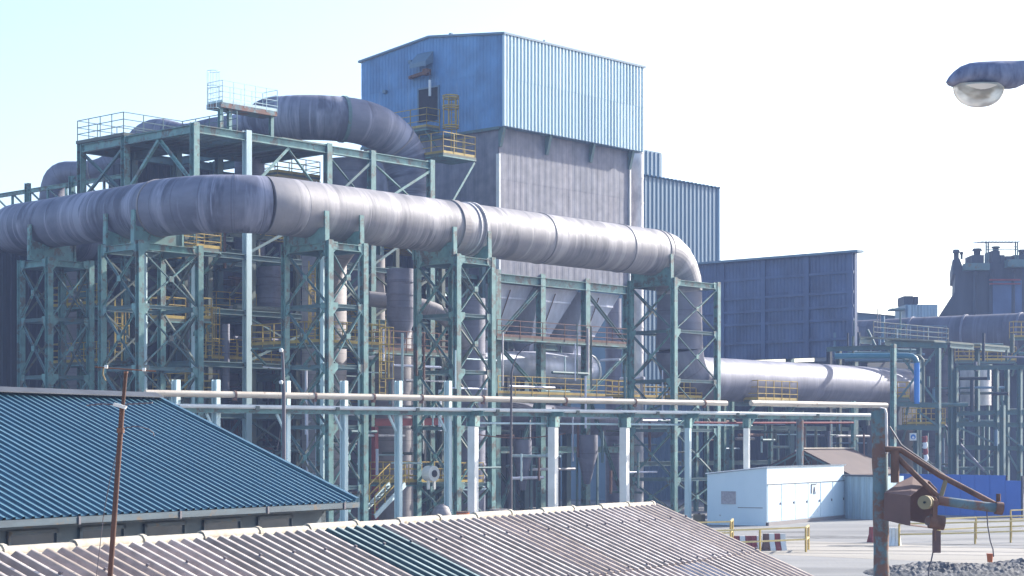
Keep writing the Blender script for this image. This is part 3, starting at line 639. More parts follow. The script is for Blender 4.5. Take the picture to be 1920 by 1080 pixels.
mb = MB().hexa([G(x0-.2, -ov-.2, zE+.01), G(ue_+.1, -ov-.2, zE+.01), G(ue_+.1, vm, zR+.01), G(x0-.2, vm, zR+.01), G(x0-.2, -ov-.2, zE+.14), G(ue_+.1, -ov-.2, zE+.14), G(ue_+.1, vm, zR+.14), G(x0-.2, vm, zR+.14)])
mb.hexa([G(x0-.2, vm, zR+.01), G(ue_+.1, vm, zR+.01), G(ue_+.1, bw+.15, zE+.01), G(x0-.2, bw+.15, zE+.01), G(x0-.2, vm, zR+.14), G(ue_+.1, vm, zR+.14), G(ue_+.1, bw+.15, zE+.14), G(x0-.2, bw+.15, zE+.14)])
B.part('roof', mb, 'slate_clad')
B.part('corner_flashing', MB().obox(G(x0-.03, -ov-.06, (zC+zE)/2), EU*.09, EV*.09, UP*(zE-zC)/2), 'blue_lit')
B.part('soffit', MB().gbox(x0, ue_, -ov+.02, -.01, zC-.02, zC+.05), 'slate_clad')
B.part('far_end_wall', MB().gbox(ue_-.05, ue_, -ov+.1, bw, zC, zE), 'blue_clad')
B.part('gable_trim', MB().gbox(x0-.12, x0-.02, -.2, bw, zC-.16, zC+.02), 'teal_far')
# grey lower walls
mb = MB(); panels(mb, G(bu, 0, zB), EU, UP, bl, (0, zC-zB), .6, .007, -EV, 'trap', 2, (3.0, 6.1), 3, 8)
mb.add([G(bu, bw, 0), G(bu, 0, 0), G(bu, 0, zC), G(bu, bw, zC)], [(0, 1, 2, 3)]) if False else None
B.part('side_wall', mb, variants('grey_wall'))
mb = MB(); mb.gbox(bu+.01, bu+.2, .05, bw-.3, zB, zC); mb.gbox(bu+bl-.2, bu+bl, .05, bw-.3, zB, zC); mb.gbox(bu, bu+bl, bw-.3, bw-.1, zB, zC); mb.gbox(bu+.2, bu+bl-.2, .05, bw-.3, zB, zB+.2); B.part('gable_wall', mb, 'grey_wall')
B.part('corner_strip', MB().gbox(bu-.13, bu+.02, -.15, .12, zB, zC-1.7), 'white')
B.part('corner_strip', MB().gbox(bu+bl-.02, bu+bl+.13, -.13, .12, zB, zC-1.2), 'white')
for px in (936, 1023, 1105, 1178):   # tapered brackets under the overhang
    u = gu(px); mb = MB().prism([G(u-.12, -ov+.05, zC-.03), G(u-.12, -.04, zC-.03), G(u-.12, -.04, zC-1.25), G(u-.12, -.16, zC-1.25)], EU*.24)
    B.part('bracket', mb, 'teal_far')
B.part('bottom_girder', MB().ibeam(G(bu-.2, -.05, zB-.28), G(bu+bl+.2, -.05, zB-.28), .4, .55), 'teal')
ucs = [gu(px) for px in (930, 1014, 1098, 1176)]
for u in ucs:
    for v in (0, 5.5, 11):
        B.part('column', MB().ibeam(G(u, v, 0), G(u, v, zB+(.25 if v == 0 else -.02)), .46, .46, EU, .05), 'teal' if v == 0 else 'teal_far')
for a, b in zip(ucs[:-1], ucs[1:]):
    for z in (ZC+6.75, ZC+3.2, ZC-.4):
        for v in (0, 5.5): B.part('beam', MB().ibeam(G(a+.24, v, z), G(b-.24, v, z), .25, .42), 'teal' if v == 0 else 'teal_far')
def bb(u_a, z_a, u_b, z_b, v=-.1, mat='teal'): B.part('brace', MB().ibeam(G(u_a, v, z_a), G(u_b, v, z_b), .2, .2), mat)
z1, z2, z3 = ZC+6.5, ZC+3.2, ZC-.5
bb(ucs[1]-.5, zB-.9, ucs[0]+.25, z1+.5); bb(ucs[2]+.25, zB-.9, ucs[3]-.25, z1+.4, mat='teal_far'); bb(ucs[0]+.2, z1-.3, ucs[1]-.2, z2+.2); bb(ucs[3]-.2, z1-.3, ucs[2]+.2, z2+.2)
bb(ucs[1]-.5, z2-.4, ucs[0]+.3, .4); bb(ucs[2]+.4, z2-.4, ucs[3]-.4, .4); bb(ucs[1]+.3, z3, ucs[2]-.3, .4, 5.4, 'teal_far')
# hoppers
for i, (a, b) in enumerate(zip(ucs[:-1], ucs[1:])):
    lab = ['pale inverted-pyramid hopper, left one of the row under the grey wall', 'pale inverted-pyramid hopper in the middle of the row under the grey wall', 'pale inverted-pyramid hopper at the right of the row under the grey wall'][i]
    t = Thing('hopper', lab, 'hopper', G((a+b)/2, 2, z1), 'hoppers under the grey wall'); t.base.z = 0; t.o.location.z = 0
    zt, zb = zB-.58, ZC+5.6; mb = MB(); a0, b0_ = a+.3, b-.35; c0 = a+1.3
    mb.hexa([G(c0-.35, 2, zb), G(c0+.35, 2, zb), G(c0+.35, 2.7, zb), G(c0-.35, 2.7, zb), G(a0, .35, zt), G(b0_, .35, zt), G(b0_, 5, zt), G(a0, 5, zt)])
    t.part('shell', mb, 'hopper')
    mb = MB()
    for f in (.18, .62):
        w0 = [Vector(q) for q in (G(c0-.35, 2, zb), G(c0+.35, 2, zb), G(c0+.35, 2.7, zb), G(c0-.35, 2.7, zb))]; w1 = [G(a0, .35, zt), G(b0_, .35, zt), G(b0_, 5, zt), G(a0, 5, zt)]
        q = [w1[j]*(1-f)+w0[j]*f for j in range(4)]
        mb = MB()
        for j in range(4): mb.bar(q[j], q[(j+1) % 4], .1, .12)
        t.part('stiffener', mb, 'hopper')
    mb = MB(); pm = G((a0+b0_)/2-.3, .35, zt); pn = G(c0, 2, zb)
    mb.bar(pm*.93+pn*.07-EV*.08, pm*.45+pn*.55-EV*.08, .07, .05); q = pm*.45+pn*.55-EV*.12; mb.obox(q, EU*.16, EV*.1, UP*.16); q = pm*.9+pn*.1-EV*.1-EU*1.3; mb.obox(q, EU*.08, EV*.06, UP*.1)
    t.part('vibrator', mb, 'rust_hood')
    t.part('outlet', MB().tube([G(c0, 2.35, zb), G(c0, 2.35, zb-1.2)], .34, 16), 'duct_old')
# horizontal tapered duct below hoppers
t = Thing('collector_duct', 'long pale horizontal duct slung below the hoppers', 'duct', G(ucs[1], 3, 0))
q0, q1 = G(ucs[0]+.2, 1.6, ZC+5.3), G(ucs[2]+2.0, 1.6, ZC+4.9)
t.part('duct_shell', MB().tube([q0+(q1-q0)*i/8 for i in range(9)], [.55, .7, .85, .95, 1.05, 1.1, 1.15, 1.2, 1.2], 28), 'hopper')
t.part('end_ring', MB().tube([q1-EU*.05, q1+EU*.12], 1.28, 28, smooth=False), 'white')
for f in (.25, .5, .75): q = q0+(q1-q0)*f; t.part('hanger', MB().bar(q, q+UP*1.6, .1, .1), 'teal_far')
# second row duct low down
ductpath('low_duct', 'dull horizontal duct low behind the pipe rack under the hoppers', 'duct', [(905, 775, 124, .9), (1000, 783, 128, .95), (1100, 790, 132, .95), (1230, 797, 138, .95)], 'duct_old', 24)
# dark mass behind the hopper bay
bd4 = Thing('process_building', 'dark sheeted building behind the hoppers and lower plant', 'building', G(32, 9, 0)); cladbox(bd4, 24.6, 41, 9, 12, 0, ZC+10, 'dark_clad')
# gable furniture
def gf(px, py, off=0.): p = G(x0-off, 0, 0); return online(p, EV, px, py)
def gs(px): return tat(G(x0, 0, 0), EV, px)
va, vb = gs(823), gs(787); zt_, zb_ = zat(160, 122), zat(222, 122)
B.part('doorway', MB().gbox(x0-.08, x0+.05, va, vb, zb_, zt_), 'dark')
fm = MB()
for q in ((va-.1, va, zb_, zt_+.1), (vb, vb+.1, zb_, zt_+.1), (va, vb, zt_, zt_+.1)): fm.gbox(x0-.12, x0+.02, *q)
B.part('door_frame', fm, 'slate_clad')
mb = MB(); a = gs(813); b = gs(783)
mb.prism([G(x0-.02, a, zat(90, 122)), G(x0-.02, a, zat(112, 122)), G(x0-.75, a, zat(121, 122)), G(x0-.75, a, zat(112, 122))], EV*(b-a)); B.part('vent_hood', mb, 'slate_clad')
ho = MB(); ho.bar(gf(768, 146, .25), gf(806, 133, .7), .2, .2); ho.bar(gf(770, 146, .1), gf(770, 146, .6), .12, .12); ho.obox(gf(800, 135, .6), EU*.2, EV*.2, UP*.2)
B.part('hoist_beam', ho, 'rust', label='rusty hoist beam above the doorway')
B.part('hoist_hook', MB().tube([gf(806, 150, .8), gf(806, 180, .8)], .09, 10), 'white'); B.part('hoist_line', MB().bar(gf(806, 134, .8), gf(806, 152, .8), .03, .03), 'wire')
for px, py in ((722, 172), (770, 116)): B.part('wall_lamp', MB().obox(gf(px, py, .12), EU*.12, EV*.14, UP*.1), 'slate_clad')
B.part('roof_vent', MB().obox(G(bu+5, .5, zE+.35), EU*.05, EV*.05, UP*.3), 'slate_clad'); B.part('roof_vent', MB().obox(G(bu+.8, 5.0, zR+.2), EU*.1, EV*.1, UP*.12), 'slate_clad')
# balconies
zd = zat(237, 121.5); v1_, v0_ = gs(735), gs(826)
walkway('balcony', 'yellow-railed balcony in front of the dark doorway high on the blue gable', [G(x0-1.3, v0_, 0), G(x0-.1, v0_, 0), G(x0-.1, v1_, 0), G(x0-1.3, v1_, 0)],
        [G(x0-.1, v0_, 0), G(x0-1.25, v0_+.05, 0), G(x0-1.25, v1_, 0)], zd, h=1.25, struts=[(G(x0-1.2, v0_+.2, zd-.2), G(x0-.1, v0_+.2, zd-1.2)), (G(x0-1.2, v1_-1, zd-.2), G(x0-.1, v1_-1, zd-1.2))])
z5 = ZC+18.0; uL = gu(831)
walkway('balcony', 'lower yellow-railed corner balcony jutting out below the ladder cage', [G(uL, 0, 0), G(22.3, 0, 0), G(22.3, 2.2, 0), G(uL, 2.2, 0)],
        [G(22.25, 2.15, 0), G(22.25, .05, 0), G(uL+.05, .05, 0), G(uL+.05, 2.15, 0)], z5, h=1.3, sp=.95, struts=[(G(22.2, .1, z5-.3), G(22.2-2.2, .1, z5-3.2))])
t = Thing('caged_ladder', 'yellow ladder with a hooped safety cage between the two balconies', 'ladder', G(21.2, 1.6, z5))
cpt = online(G(22.4, 0, 0), EV, 845, 250); cpt.z = 0; mb = MB(); za, zb2 = z5+2.3, zat(180, cpt.y)
for z in (za, (za+zb2)/2+.3, zb2):
    mb.tube([cpt+Vector((math.cos(a)*.5, math.sin(a)*.5, z)) for a in [R(30)*i for i in range(13)]], .05, 6)
    mb.tube([cpt+Vector((math.cos(a)*.5, math.sin(a)*.5, z-.14)) for a in [R(30)*i for i in range(13)]], .05, 6)
for i in range(7): a = R(51*i); mb.bar(cpt+Vector((math.cos(a)*.5, math.sin(a)*.5, za)), cpt+Vector((math.cos(a)*.5, math.sin(a)*.5, zb2)), .04, .04)
t.part('safety_cage', mb, 'yellow')
mb = MB()
for s in (-.22, .22): mb.bar(cpt+EV*s+EU*.3+UP*z5, cpt+EV*s+EU*.3+UP*zb2, .05, .05)
for i in range(14): z = z5+.3*i+.2; mb.bar(cpt+EV*-.22+EU*.3+UP*z, cpt+EV*.22+EU*.3+UP*z, .03, .03)
t.part('ladder', mb, 'yellow')
# tall pale stack at the right corner
sp = PZ(1194, 131.5, 0)
t = Thing('stack', 'slim pale riveted stack rising at the right corner of the tall building', 'chimney', sp)
t.part('pipe', MB().tube([sp, sp+UP*(ZC+10), sp+UP*zat(237, 131.5)], .47, 24), 'stack')
for k in range(14): z = 4+k*1.75; t.part('ring', MB().tube([sp+UP*z, sp+UP*(z+.1)], .5, 24, smooth=False), 'stack')
# buildings behind right
t = Thing('ribbed_building', 'slate-blue ribbed building behind the stack, stepped up at its left', 'building', PZ(1270, 152, 0))
pa = P(1196, 328, 150); pb = online(pa, EU, 1346, 358); L_ = (pb-pa).length; L_ = math.hypot(pb.x-pa.x, pb.y-pa.y)
a0 = Vector((pa.x, pa.y, 0))
mb = MB(); corrugated(mb, a0, EU, UP, L_, (0, pa.z), .55, .09, -EV); t.part('side_wall', mb, 'slate_clad')
mb = MB().hexa([a0+EV*.05, a0+EU*L_+EV*.05, a0+EU*L_+EV*9, a0+EV*9, a0+EV*.05+UP*pa.z, a0+EU*L_+EV*.05+UP*pa.z, a0+EU*L_+EV*9+UP*pa.z, a0+EV*9+UP*pa.z]); t.part('end_wall', mb, 'slate_clad')
mb = MB(); corrugated(mb, a0-EV*.25+UP*pa.z, EU, EV, L_, (0, 9), .55, .12, UP, 'trap'); t.part('roof', mb, 'slate_clad')
t.part('lit_corner_trim', MB().obox(a0+EU*(L_+.05)+UP*pa.z/2-EV*.1, EU*.1, EV*.1, UP*pa.z/2), 'blue_lit')  # pale strip stands in for the thin sunlit edge
pc = P(1200, 281, 153); pd = online(pc, EU, 1241, 290); l2 = math.hypot(pd.x-pc.x, pd.y-pc.y); c0 = Vector((pc.x, pc.y, pa.z))
mb = MB(); corrugated(mb, c0, EU, UP, l2, (0, pc.z-pa.z), .55, .09, -EV); t.part('upper_wall', mb, 'slate_clad')
mb = MB(); mb.hexa([c0+EV*.05, c0+EU*l2+EV*.05, c0+EU*l2+EV*5, c0+EV*5]+[q+UP*(pc.z-pa.z+.1) for q in (c0+EV*.05, c0+EU*l2+EV*.05, c0+EU*l2+EV*5, c0+EV*5)]); t.part('upper_block', mb, 'slate_clad')
# navy screen wall
t = Thing('navy_shed', 'big navy panelled shed wall right of the duct end, hanging above dark plant', 'building', PZ(1450, 146, 0))
nc = P(1602, 472, 140); s1 = tat(nc, EV, 1290); zb3 = zat(668, 140)
nb = Vector((nc.x, nc.y, zb3))
mb = MB(); panels(mb, nb+EV*s1, -EV, UP, s1, (0, nc.z-zb3), .32, .04, -EU, 'trap', 3, (1.3, 2.8, 4.0, 5.2), 3, 9); t.part('panel_wall', mb, variants('navy_clad', ((1, 1, 1), (.82, .84, .88), (1.18, 1.14, 1.1))))
mb = MB().hexa([q+UP*z for z in (zb3, nc.z-.05) for q in (Vector((nc.x, nc.y, 0))+EU*.06, Vector((nc.x, nc.y, 0))+EU*.4, Vector((nc.x, nc.y, 0))+EU*.4+EV*s1, Vector((nc.x, nc.y, 0))+EU*.06+EV*s1)]); t.part('rear_block', mb, 'navy_clad')
for s in (.25, 4.1, 8.1, 12): t.part('pilaster', MB().obox(nb+EV*s-EU*.12+UP*(nc.z-zb3)/2, EU*.1, EV*.2, UP*(nc.z-zb3)/2), 'navy_clad')
for py in (512, 549, 575, 600, 636): z = zat(py, 141); t.part('girt', MB().obox(Vector((nc.x, nc.y, z))+EV*s1/2-EU*.1, EU*.07, EV*s1/2, UP*.1), 'navy_clad')
t.part('roof_edge', MB().obox(Vector((nc.x, nc.y, nc.z))+EV*(s1/2-.3)-EU*.1, EU*.45, EV*(s1/2+.3), UP*.08), 'slate_clad')
for s in (.3, 6, 12): t.part('leg', MB().ibeam(Vector((nc.x, nc.y, 0))+EV*s+EU*.4, nb+EV*s+EU*.4, .5, .5), 'teal_far')
bd5 = Thing('process_building', 'dark sheeted building under the navy wall behind the lower duct', 'building', PZ(1450, 150, 0))
q = PZ(1625, 146, 0); s2 = tat(q, EV, 1180)
mb = MB(); corrugated(mb, q+EV*s2, -EV, UP, s2, (0, zb3+.0), .7, .08, -EU); t5 = bd5.part('wall', mb, 'dark_clad')
bd5.part('side_wall', MB().hexa([q+EU*.1, q+EU*8, q+EU*8+EV*s2, q+EU*.1+EV*s2]+[p+UP*(zb3-.05) for p in (q+EU*.1, q+EU*8, q+EU*8+EV*s2, q+EU*.1+EV*s2)]), 'dark_clad')
# ============================================================ WALKWAYS
def pxedge(px0, px1, py, Y, d):   # two points along direction d, from column px0 to px1; Y at px0
    a = P(px0, py, Y); b = a+d*tat(a, d, px1); return a, b
def wk(name, label, px0, px1, py, Y, d, depth=1.2, dd=None, h=1.1, mat='teal', rmat='yellow', sp=1.3, back=False, struts=True):
    a, b = pxedge(px0, px1, py, Y, d); n = dd if dd is not None else (EV if d is EU else EU)
    z = a.z; A0, B0 = Vector((a.x, a.y, 0)), Vector((b.x, b.y, 0))
    rp = [A0, B0, B0+n*depth] if not back else [A0+n*depth, A0, B0, B0+n*depth, A0+n*depth]
    st = [(Vector((A0.x, A0.y, z-.2)), Vector((A0.x, A0.y, z-1.2))+n*depth), (Vector((B0.x, B0.y, z-.2)), Vector((B0.x, B0.y, z-1.2))+n*depth)] if struts else ()
    return walkway(name, label, [A0, B0, B0+n*depth, A0+n*depth], rp, z, mat, rmat, h, struts=st, sp=sp)
wk('walkway', 'yellow-railed walkway between the two leftmost duct towers, upper level', 200, 92, 567, 104, EV, 1.2, sp=1)
wk('walkway', 'yellow-railed walkway between the two leftmost duct towers, lower level', 205, 88, 676, 104, EV, 1.2)
wk('walkway', 'small square yellow railed landing inside the tower behind the mast', 305, 348, 596, 97, EU, 1.0, back=True)
wk('walkway', 'small yellow railed landing right of the tower behind the mast', 378, 396, 597, 99, EU, 1.0)
wk('walkway', 'sunlit yellow railed landing tucked right under the big duct bend', 368, 414, 463, 99, EU, 1.4, back=True)
wk('walkway', 'long yellow-railed walkway left of the bend tower, level with its middle', 600, 472, 641, 97, EV, 1.3, sp=.9)
wk('walkway', 'long yellow-railed walkway right of the bend tower, level with its middle', 602, 720, 641, 97.4, EU, 1.3, sp=1, back=True)
wk('walkway', 'yellow-railed walkway running low between the mast tower and the pale column', 377, 540, 671, 102.5, EU, 1.2)
wk('walkway', 'yellow railed landing just above the cream pipe, left of the rack posts', 315, 410, 737, 98.5, EU, 1.3, back=True)
wk('walkway', 'sunlit yellow walkway under the arching bypass duct, seen from below', 520, 600, 322, 116, EU, 1.6, h=1.0, mat='yellow', back=True)
wk('walkway', 'thin brown-railed hopper walkway at the upper level', 932, 1176, 630, 117.6, EU, 1.3, h=1.05, mat='teal', rmat='rust', sp=2.2, struts=False)
wk('walkway', 'thin brown-railed hopper walkway at the lower level', 934, 1176, 737, 117.6, EU, 1.3, h=1.1, mat='teal', rmat='yellow', sp=1.7, struts=False)
wk('walkway', 'small bright yellow railed landing left of the duct down leg', 1185, 1254, 744, 122, EU, 2.2, back=True)
wk('walkway', 'small bright yellow railed landing inside the right-end tower', 1271, 1316, 745, 116, EU, 1.0, back=True, h=.95, sp=.6)
wk('walkway', 'yellow railed landing with ladder in front of the lower duct', 1421, 1495, 749, 121, EU, 1.1, back=True, h=1.25, sp=1)
wk('walkway', 'brown-railed walkway between the left frame columns behind the crossed braces', 700, 852, 655, 104, EU, 1.2, rmat='rust')
wk('walkway', 'low yellow-railed platform behind the rack posts at the head of the stairs', 742, 838, 905, 101, EU, 2.0, back=True, sp=1)
wk('walkway', 'small yellow railed platform low between the middle tower legs', 862, 906, 905, 104, EU, 1.5, back=True, sp=.8)
# stairs
t = Thing('staircase', 'yellow-railed steel staircase climbing right beside the rack posts', 'stairs', PZ(700, 99, 0))
s0, s1_ = P(688, 968, 98), P(745, 908, 100.5); s0.z = max(.1, s0.z)
sdv = Vector((s1_.x-s0.x, s1_.y-s0.y, 0)).normalized(); sn = Vector((sdv.y, -sdv.x, 0))*.5
for sg in (-1, 1):
    t.part('stringer', MB().bar(s0+sn*sg, s1_+sn*sg, .06, .28), 'pale')
    mb = MB()
    for k in (.55, 1.1): mb.bar(s0+sn*sg+UP*k, s1_+sn*sg+UP*k, .05, .05)
    for i in range(4): q = s0+(s1_-s0)*i/3+sn*sg; mb.bar(q, q+UP*1.1, .05, .05)
    t.part('handrail', mb, 'yellow')
mb = MB()
for i in range(9): q = s0+(s1_-s0)*(i+.5)/9; mb.obox(q, sn, sdv*.13, UP*.02)
t.part('treads', mb, 'olive')

# ============================================================ PIPE RACK
ra, rbp = PZ(617, 92, 0), PZ(1400, 109, 0); RD = (rbp-ra).normalized(); RN = Vector((-RD.y, RD.x, 0))
rk = Thing('pipe_rack', 'long teal pipe rack carrying a cream rusty pipe across the middle distance', 'pipe rack', PZ(960, 99, 0))
def rp(px, z=0, off=0.): p = ra+RN*off; q = p+RD*tat(p, RD, px); q.z = z; return q
zp1 = ZC+2.34; zb1 = ZC+1.74
QA = R(27.5); QU = Vector((math.sin(QA), math.cos(QA), 0)); QV = Vector((-math.cos(QA), math.sin(QA), 0))
for px in (330, 405, 537, 645, 747, 840):
    b_ = rp(px, 0, .45); top = rp(px, zat(714 if px > 500 else 712, rp(px, 0, .45).y), .45)
    rk.part('post', MB().ibeam(b_, top, .3, .3, QU, .045), 'pale')
    rk.part('knee_brace', MB().bar(rp(px-18, zb1-.3, .3), rp(px-4, zb1-1.1, .4), .1, .1), 'pale')
for px in (887, 1037, 1171, 1290, 1400):
    w_ = .42 if px < 1200 else .3
    b_ = rp(px, 0, .0); mid = rp(px, ZC+.9, .0)
    rk.part('post', MB().bar(b_, mid, w_, w_, QU), 'white' if px != 1290 else 'pale')  # white lower post under a teal head: sunlit part put into the colour
    rk.part('post_head', MB().ibeam(mid+UP*.002, rp(px, zb1-.28, 0), w_*1.25, w_*1.25, QU, .05), 'teal')
    rk.part('knee_brace', MB().bar(rp(px+14, zb1-.25, .1), rp(px+3, ZC+.95, .1), .12, .12), 'teal')
    rk.part('cross_arm', MB().ibeam(rp(px, zb1-.15)-RN*.9, rp(px, zb1-.15)+RN*1.1, .25, .25), 'teal')
rk.part('post', MB().ibeam(rp(1500), rp(1500, zb1-.3), .35, .35, QU), 'rust_teal')
rk.part('beam', MB().ibeam(rp(300, zb1-.14, .25), rp(1650, zb1-.14, .25), .22, .28), 'teal')
for a in range(300, 1640, 150):
    rk.part('stub_bracket', MB().obox(rp(a+30, zb1-.02, .1), RD*.1, RN*.2, UP*.09), 'olive')
rk.part('upper_pipe', MB().tube([rp(p_, zp1, .05) for p_ in (272, 430, 600, 760, 960, 1100, 1250, 1362)], .155, 14), 'rack_pipe')
rk.part('upper_pipe', MB().tube([rp(p_, zp1+.03, -.3) for p_ in (1408, 1500, 1600, 1662)], .17, 14), 'rack_pipe')
rk.part('middle_pipe', MB().tube([rp(p_, zb1+.03, .05) for p_ in (275, 500, 760, 960, 1200, 1420, 1640)], .10, 12), 'white')
rk.part('lower_pipe', MB().tube([rp(p_, ZC+1.08, .35) for p_ in (882, 1000, 1200, 1384)], .055, 8), 'pale')
rk.part('red_pipe', MB().tube([rp(p_, ZC+1.22, .6) for p_ in (1300, 1380)]+[rp(1600, ZC+1.3, .6)], .06, 8), 'red')
mb = MB()
for i, px in enumerate((440, 590, 700, 790, 905, 1060, 1190, 1320)): 
    q = rp(px, zp1, .05); mb.tube([q-RD*.05, q+RD*.05], .19, 12, smooth=False); mb.obox(q-UP*.2, RD*.08, RN*.08, UP*.08)
rk.part('pipe_clamps', mb, 'rust')
pts = [rp(880+i*20, ZC+.55-.25*math.sin(i/9*math.pi), .2) for i in range(10)]
rk.part('hanging_cable', MB().tube(pts, .03, 6), 'rust')

# red jib crane under the rack, red pipe
t = Thing('jib_crane', 'red jib crane with upright post and long arm low behind the rack', 'crane', PZ(703, 105, 0))
t.part('post', MB().bar(PZ(703, 105, 0), P(703, 800, 105), .28, .28), 'red')
ja = P(703, 792, 105); t.part('arm', MB().ibeam(ja, ja+EU*tat(ja, EU, 838)+UP*.1, .2, .42), 'red'); t.part('tie', MB().bar(ja+UP*.9, ja+EU*4+UP*.2, .08, .08), 'red')
for (px, py, wd, hh, Y, mt, nm, lab, ct) in ((980, 860, 34, 80, 118, 'duct_old', 'bin', 'grey steel bin with a pointed foot low behind the rack, left one', 'bin'), (1101, 850, 40, 70, 121, 'duct_old', 'bin', 'grey steel bin with a pointed foot low behind the rack, right one', 'bin')):
    c0 = P(px, py, Y); r = wd/2/F*Y; t = Thing(nm, lab, ct, (c0.x, c0.y, 0), 'bins behind the rack')
    t.part('shell', MB().tube([c0+UP*1.2, c0, c0-UP*2.0], [r, r, r*.28], 20), mt)
    for s in (-1, 1): t.part('leg', MB().bar(Vector((c0.x+s*r*.95, c0.y, 0)), c0+Vector((s*r*.95, 0, .1)), .12, .12), 'teal_far')
t = Thing('fan', 'white round fan housing on legs on the low yellow platform', 'machine', P(813, 903, 100))
c0 = P(813, 888, 100); t.base.z = 0
t = Thing('fan', 'white round fan housing with a dark centre standing on the low platform', 'machine', P(813, 905, 100)) if False else t
t.part('housing', MB().tube([c0-EV*.05, c0+EV*.5], .42, 20, smooth=False), 'white'); t.part('intake', MB().tube([c0-EV*.1, c0-EV*.04], .19, 14, smooth=False), 'dark')
for s in (-.2, .25): t.part('leg', MB().bar(c0+EU*s+EV*.2-UP*.35, c0+EU*s+EV*.2-UP*.85, .14, .1), 'white')
t.o.location.z = 0
c0 = PZ(828, 96, 0); t = Thing('tank', 'dusty tan round tank low behind the rack post', 'tank', c0); t.part('shell', MB().tube([c0+UP*.1, c0+UP*1.0, c0+UP*1.35, c0+UP*1.5], [.5, .5, .35, .1], 20), 'duct_tan'); t.part('foot', MB().tube([c0, c0+UP*.12], .55, 20), 'dark')
c0 = PZ(935, 100, 0); single('plinth', 'round concrete plinth at the foot of the hopper column', 'plinth', MB().tube([c0, c0+UP*1.1], .5, 20), 'duct_tan')
c0 = PZ(868, 95, 0); t = Thing('drum', 'small orange drum low between the tower legs', 'drum', c0); t.part('body', MB().tube([c0, c0+UP*.05, c0+UP*1.1], [.3, .33, .33], 16), 'orange'); t.part('lid', MB().tube([c0+UP*1.1, c0+UP*1.15], .36, 16), 'rust')
# clutter pipes low down behind the rack
rn = random.Random(5)
cl = Thing('pipework', 'tangle of thin pipes and conduits low behind the rack', 'pipes', PZ(1000, 118, 0))
for i in range(95):
    px = rn.uniform(560, 1300); Y = rn.uniform(112, 126) if px > 900 else rn.uniform(99, 106); py = rn.uniform(660, 930); p = P(px, py, Y); k = rn.random()
    if k < .45: q = p+UP*rn.uniform(1.2, 4)
    elif k < .75: q = p+EU*rn.uniform(1.5, 5)
    else: q = p+EV*rn.uniform(1.5, 4)
    cl.part('conduit', MB().tube([p, q], rn.uniform(.04, .10), 8), rn.choice(['pale', 'teal_far', 'olive', 'hopper', 'rust', 'stack']))
cl2 = Thing('pipework', 'thin pipes and conduits threading the left steel frame', 'pipes', PZ(400, 108, 0))
for i in range(95):
    u = rn.uniform(.3, 12.5); v = rn.uniform(1.0, 9); z = rn.uniform(1, 15.5); p = G(u, v, z); k = rn.random()
    if k < .5: q = p+UP*rn.uniform(1.5, 5)
    elif k < .8: q = p+EU*rn.uniform(1.5, 4)
    else: q = p+EV*rn.uniform(1.5, 4)
    cl2.part('conduit', MB().tube([p, q], rn.choice([.05, .08, .12, .22]), 10), rn.choice(['teal', 'teal_far', 'olive', 'duct_old', 'rust', 'olive', 'duct_tan']))
cl3 = Thing('pipework', 'pipes, valves and small frames low between the right tower and the truss-roofed shed', 'pipes', PZ(1450, 130, 0))
for i in range(46):
    px = rn.uniform(1300, 1650); Y = rn.uniform(124, 138); py = rn.uniform(768, 850); p = P(px, py, Y); k = rn.random()
    if k < .5: q = p-UP*rn.uniform(.8, 3)
    elif k < .85: q = p+EU*rn.uniform(1, 5)
    else: q = p+EV*rn.uniform(1., 4)
    if q.z < .1: q.z = .1
    cl3.part('conduit', MB().tube([p, q], rn.uniform(.04, .13), 8), rn.choice(['pale', 'teal_far', 'teal_far', 'duct_tan', 'rust', 'duct_old', 'olive', 'slate_clad']))
for px in (1305, 1325, 1357, 1372, 1445, 1600): q = PZ(px, 127, 0); cl3.part('post', MB().ibeam(q, q+UP*zat(752, 127), .25, .25), 'teal')
for py in (752, 800, 870): q = P(1190, py, 125); cl3.part('beam', MB().ibeam(q, q+EU*tat(q, EU, 1640), .22, .3), 'teal_far')

# ============================================================ RIGHT BACKGROUND PLANT
t = Thing('furnace_tower', 'hulking dark furnace tower on the right skyline with a sloped chute and vents', 'tower', PZ(1860, 190, 0))
Y = 188; X0, X1 = 1790, 2050
def sil(pts, Y): return [P(a, b, Y) for a, b in pts]
body = sil([(1757, 700), (1757, 598), (1790, 547), (1791, 515), (1786, 514), (1786, 487), (1799, 484), (1805, 500), (1813, 497), (1856, 493), (1960, 493), (1960, 700)], Y)
t.part('body', MB().prism(body, Vector((3, 14, 0))), 'dark_clad')
def tb(name, px0, px1, py0, py1, Y0, d, mat): 
    a = P(px0, py1, Y0); b = P(px1, py0, Y0); t.part(name, MB().hexa([a, Vector((b.x, a.y, a.z)), Vector((b.x, a.y+d, a.z)), Vector((a.x, a.y+d, a.z)), Vector((a.x, a.y, b.z)), b, Vector((b.x, a.y+d, b.z)), Vector((a.x, a.y+d, b.z))]), mat)
tb('side_panel', 1856, 1916, 525, 594, Y-.3, .25, 'navy_clad'); tb('red_band', 1856, 1914, 523, 526, Y-.6, .28, 'red'); tb('red_band', 1856, 1914, 531, 533, Y-.6, .28, 'red')
tb('platform_beam', 1811, 1856, 493, 506, Y-1.5, 1.4, 'teal_far'); tb('platform_beam', 1890, 1940, 486, 500, Y-1.5, 1.4, 'teal_far')
for px0, px1, y0, y1 in ((1823, 1845, 478, 493), (1860, 1875, 470, 494), (1876, 1884, 478, 494), (1886, 1896, 480, 494), (1900, 1930, 478, 494)): tb('vent_box', px0, px1, y0, y1, Y, 3, 'dark_clad')
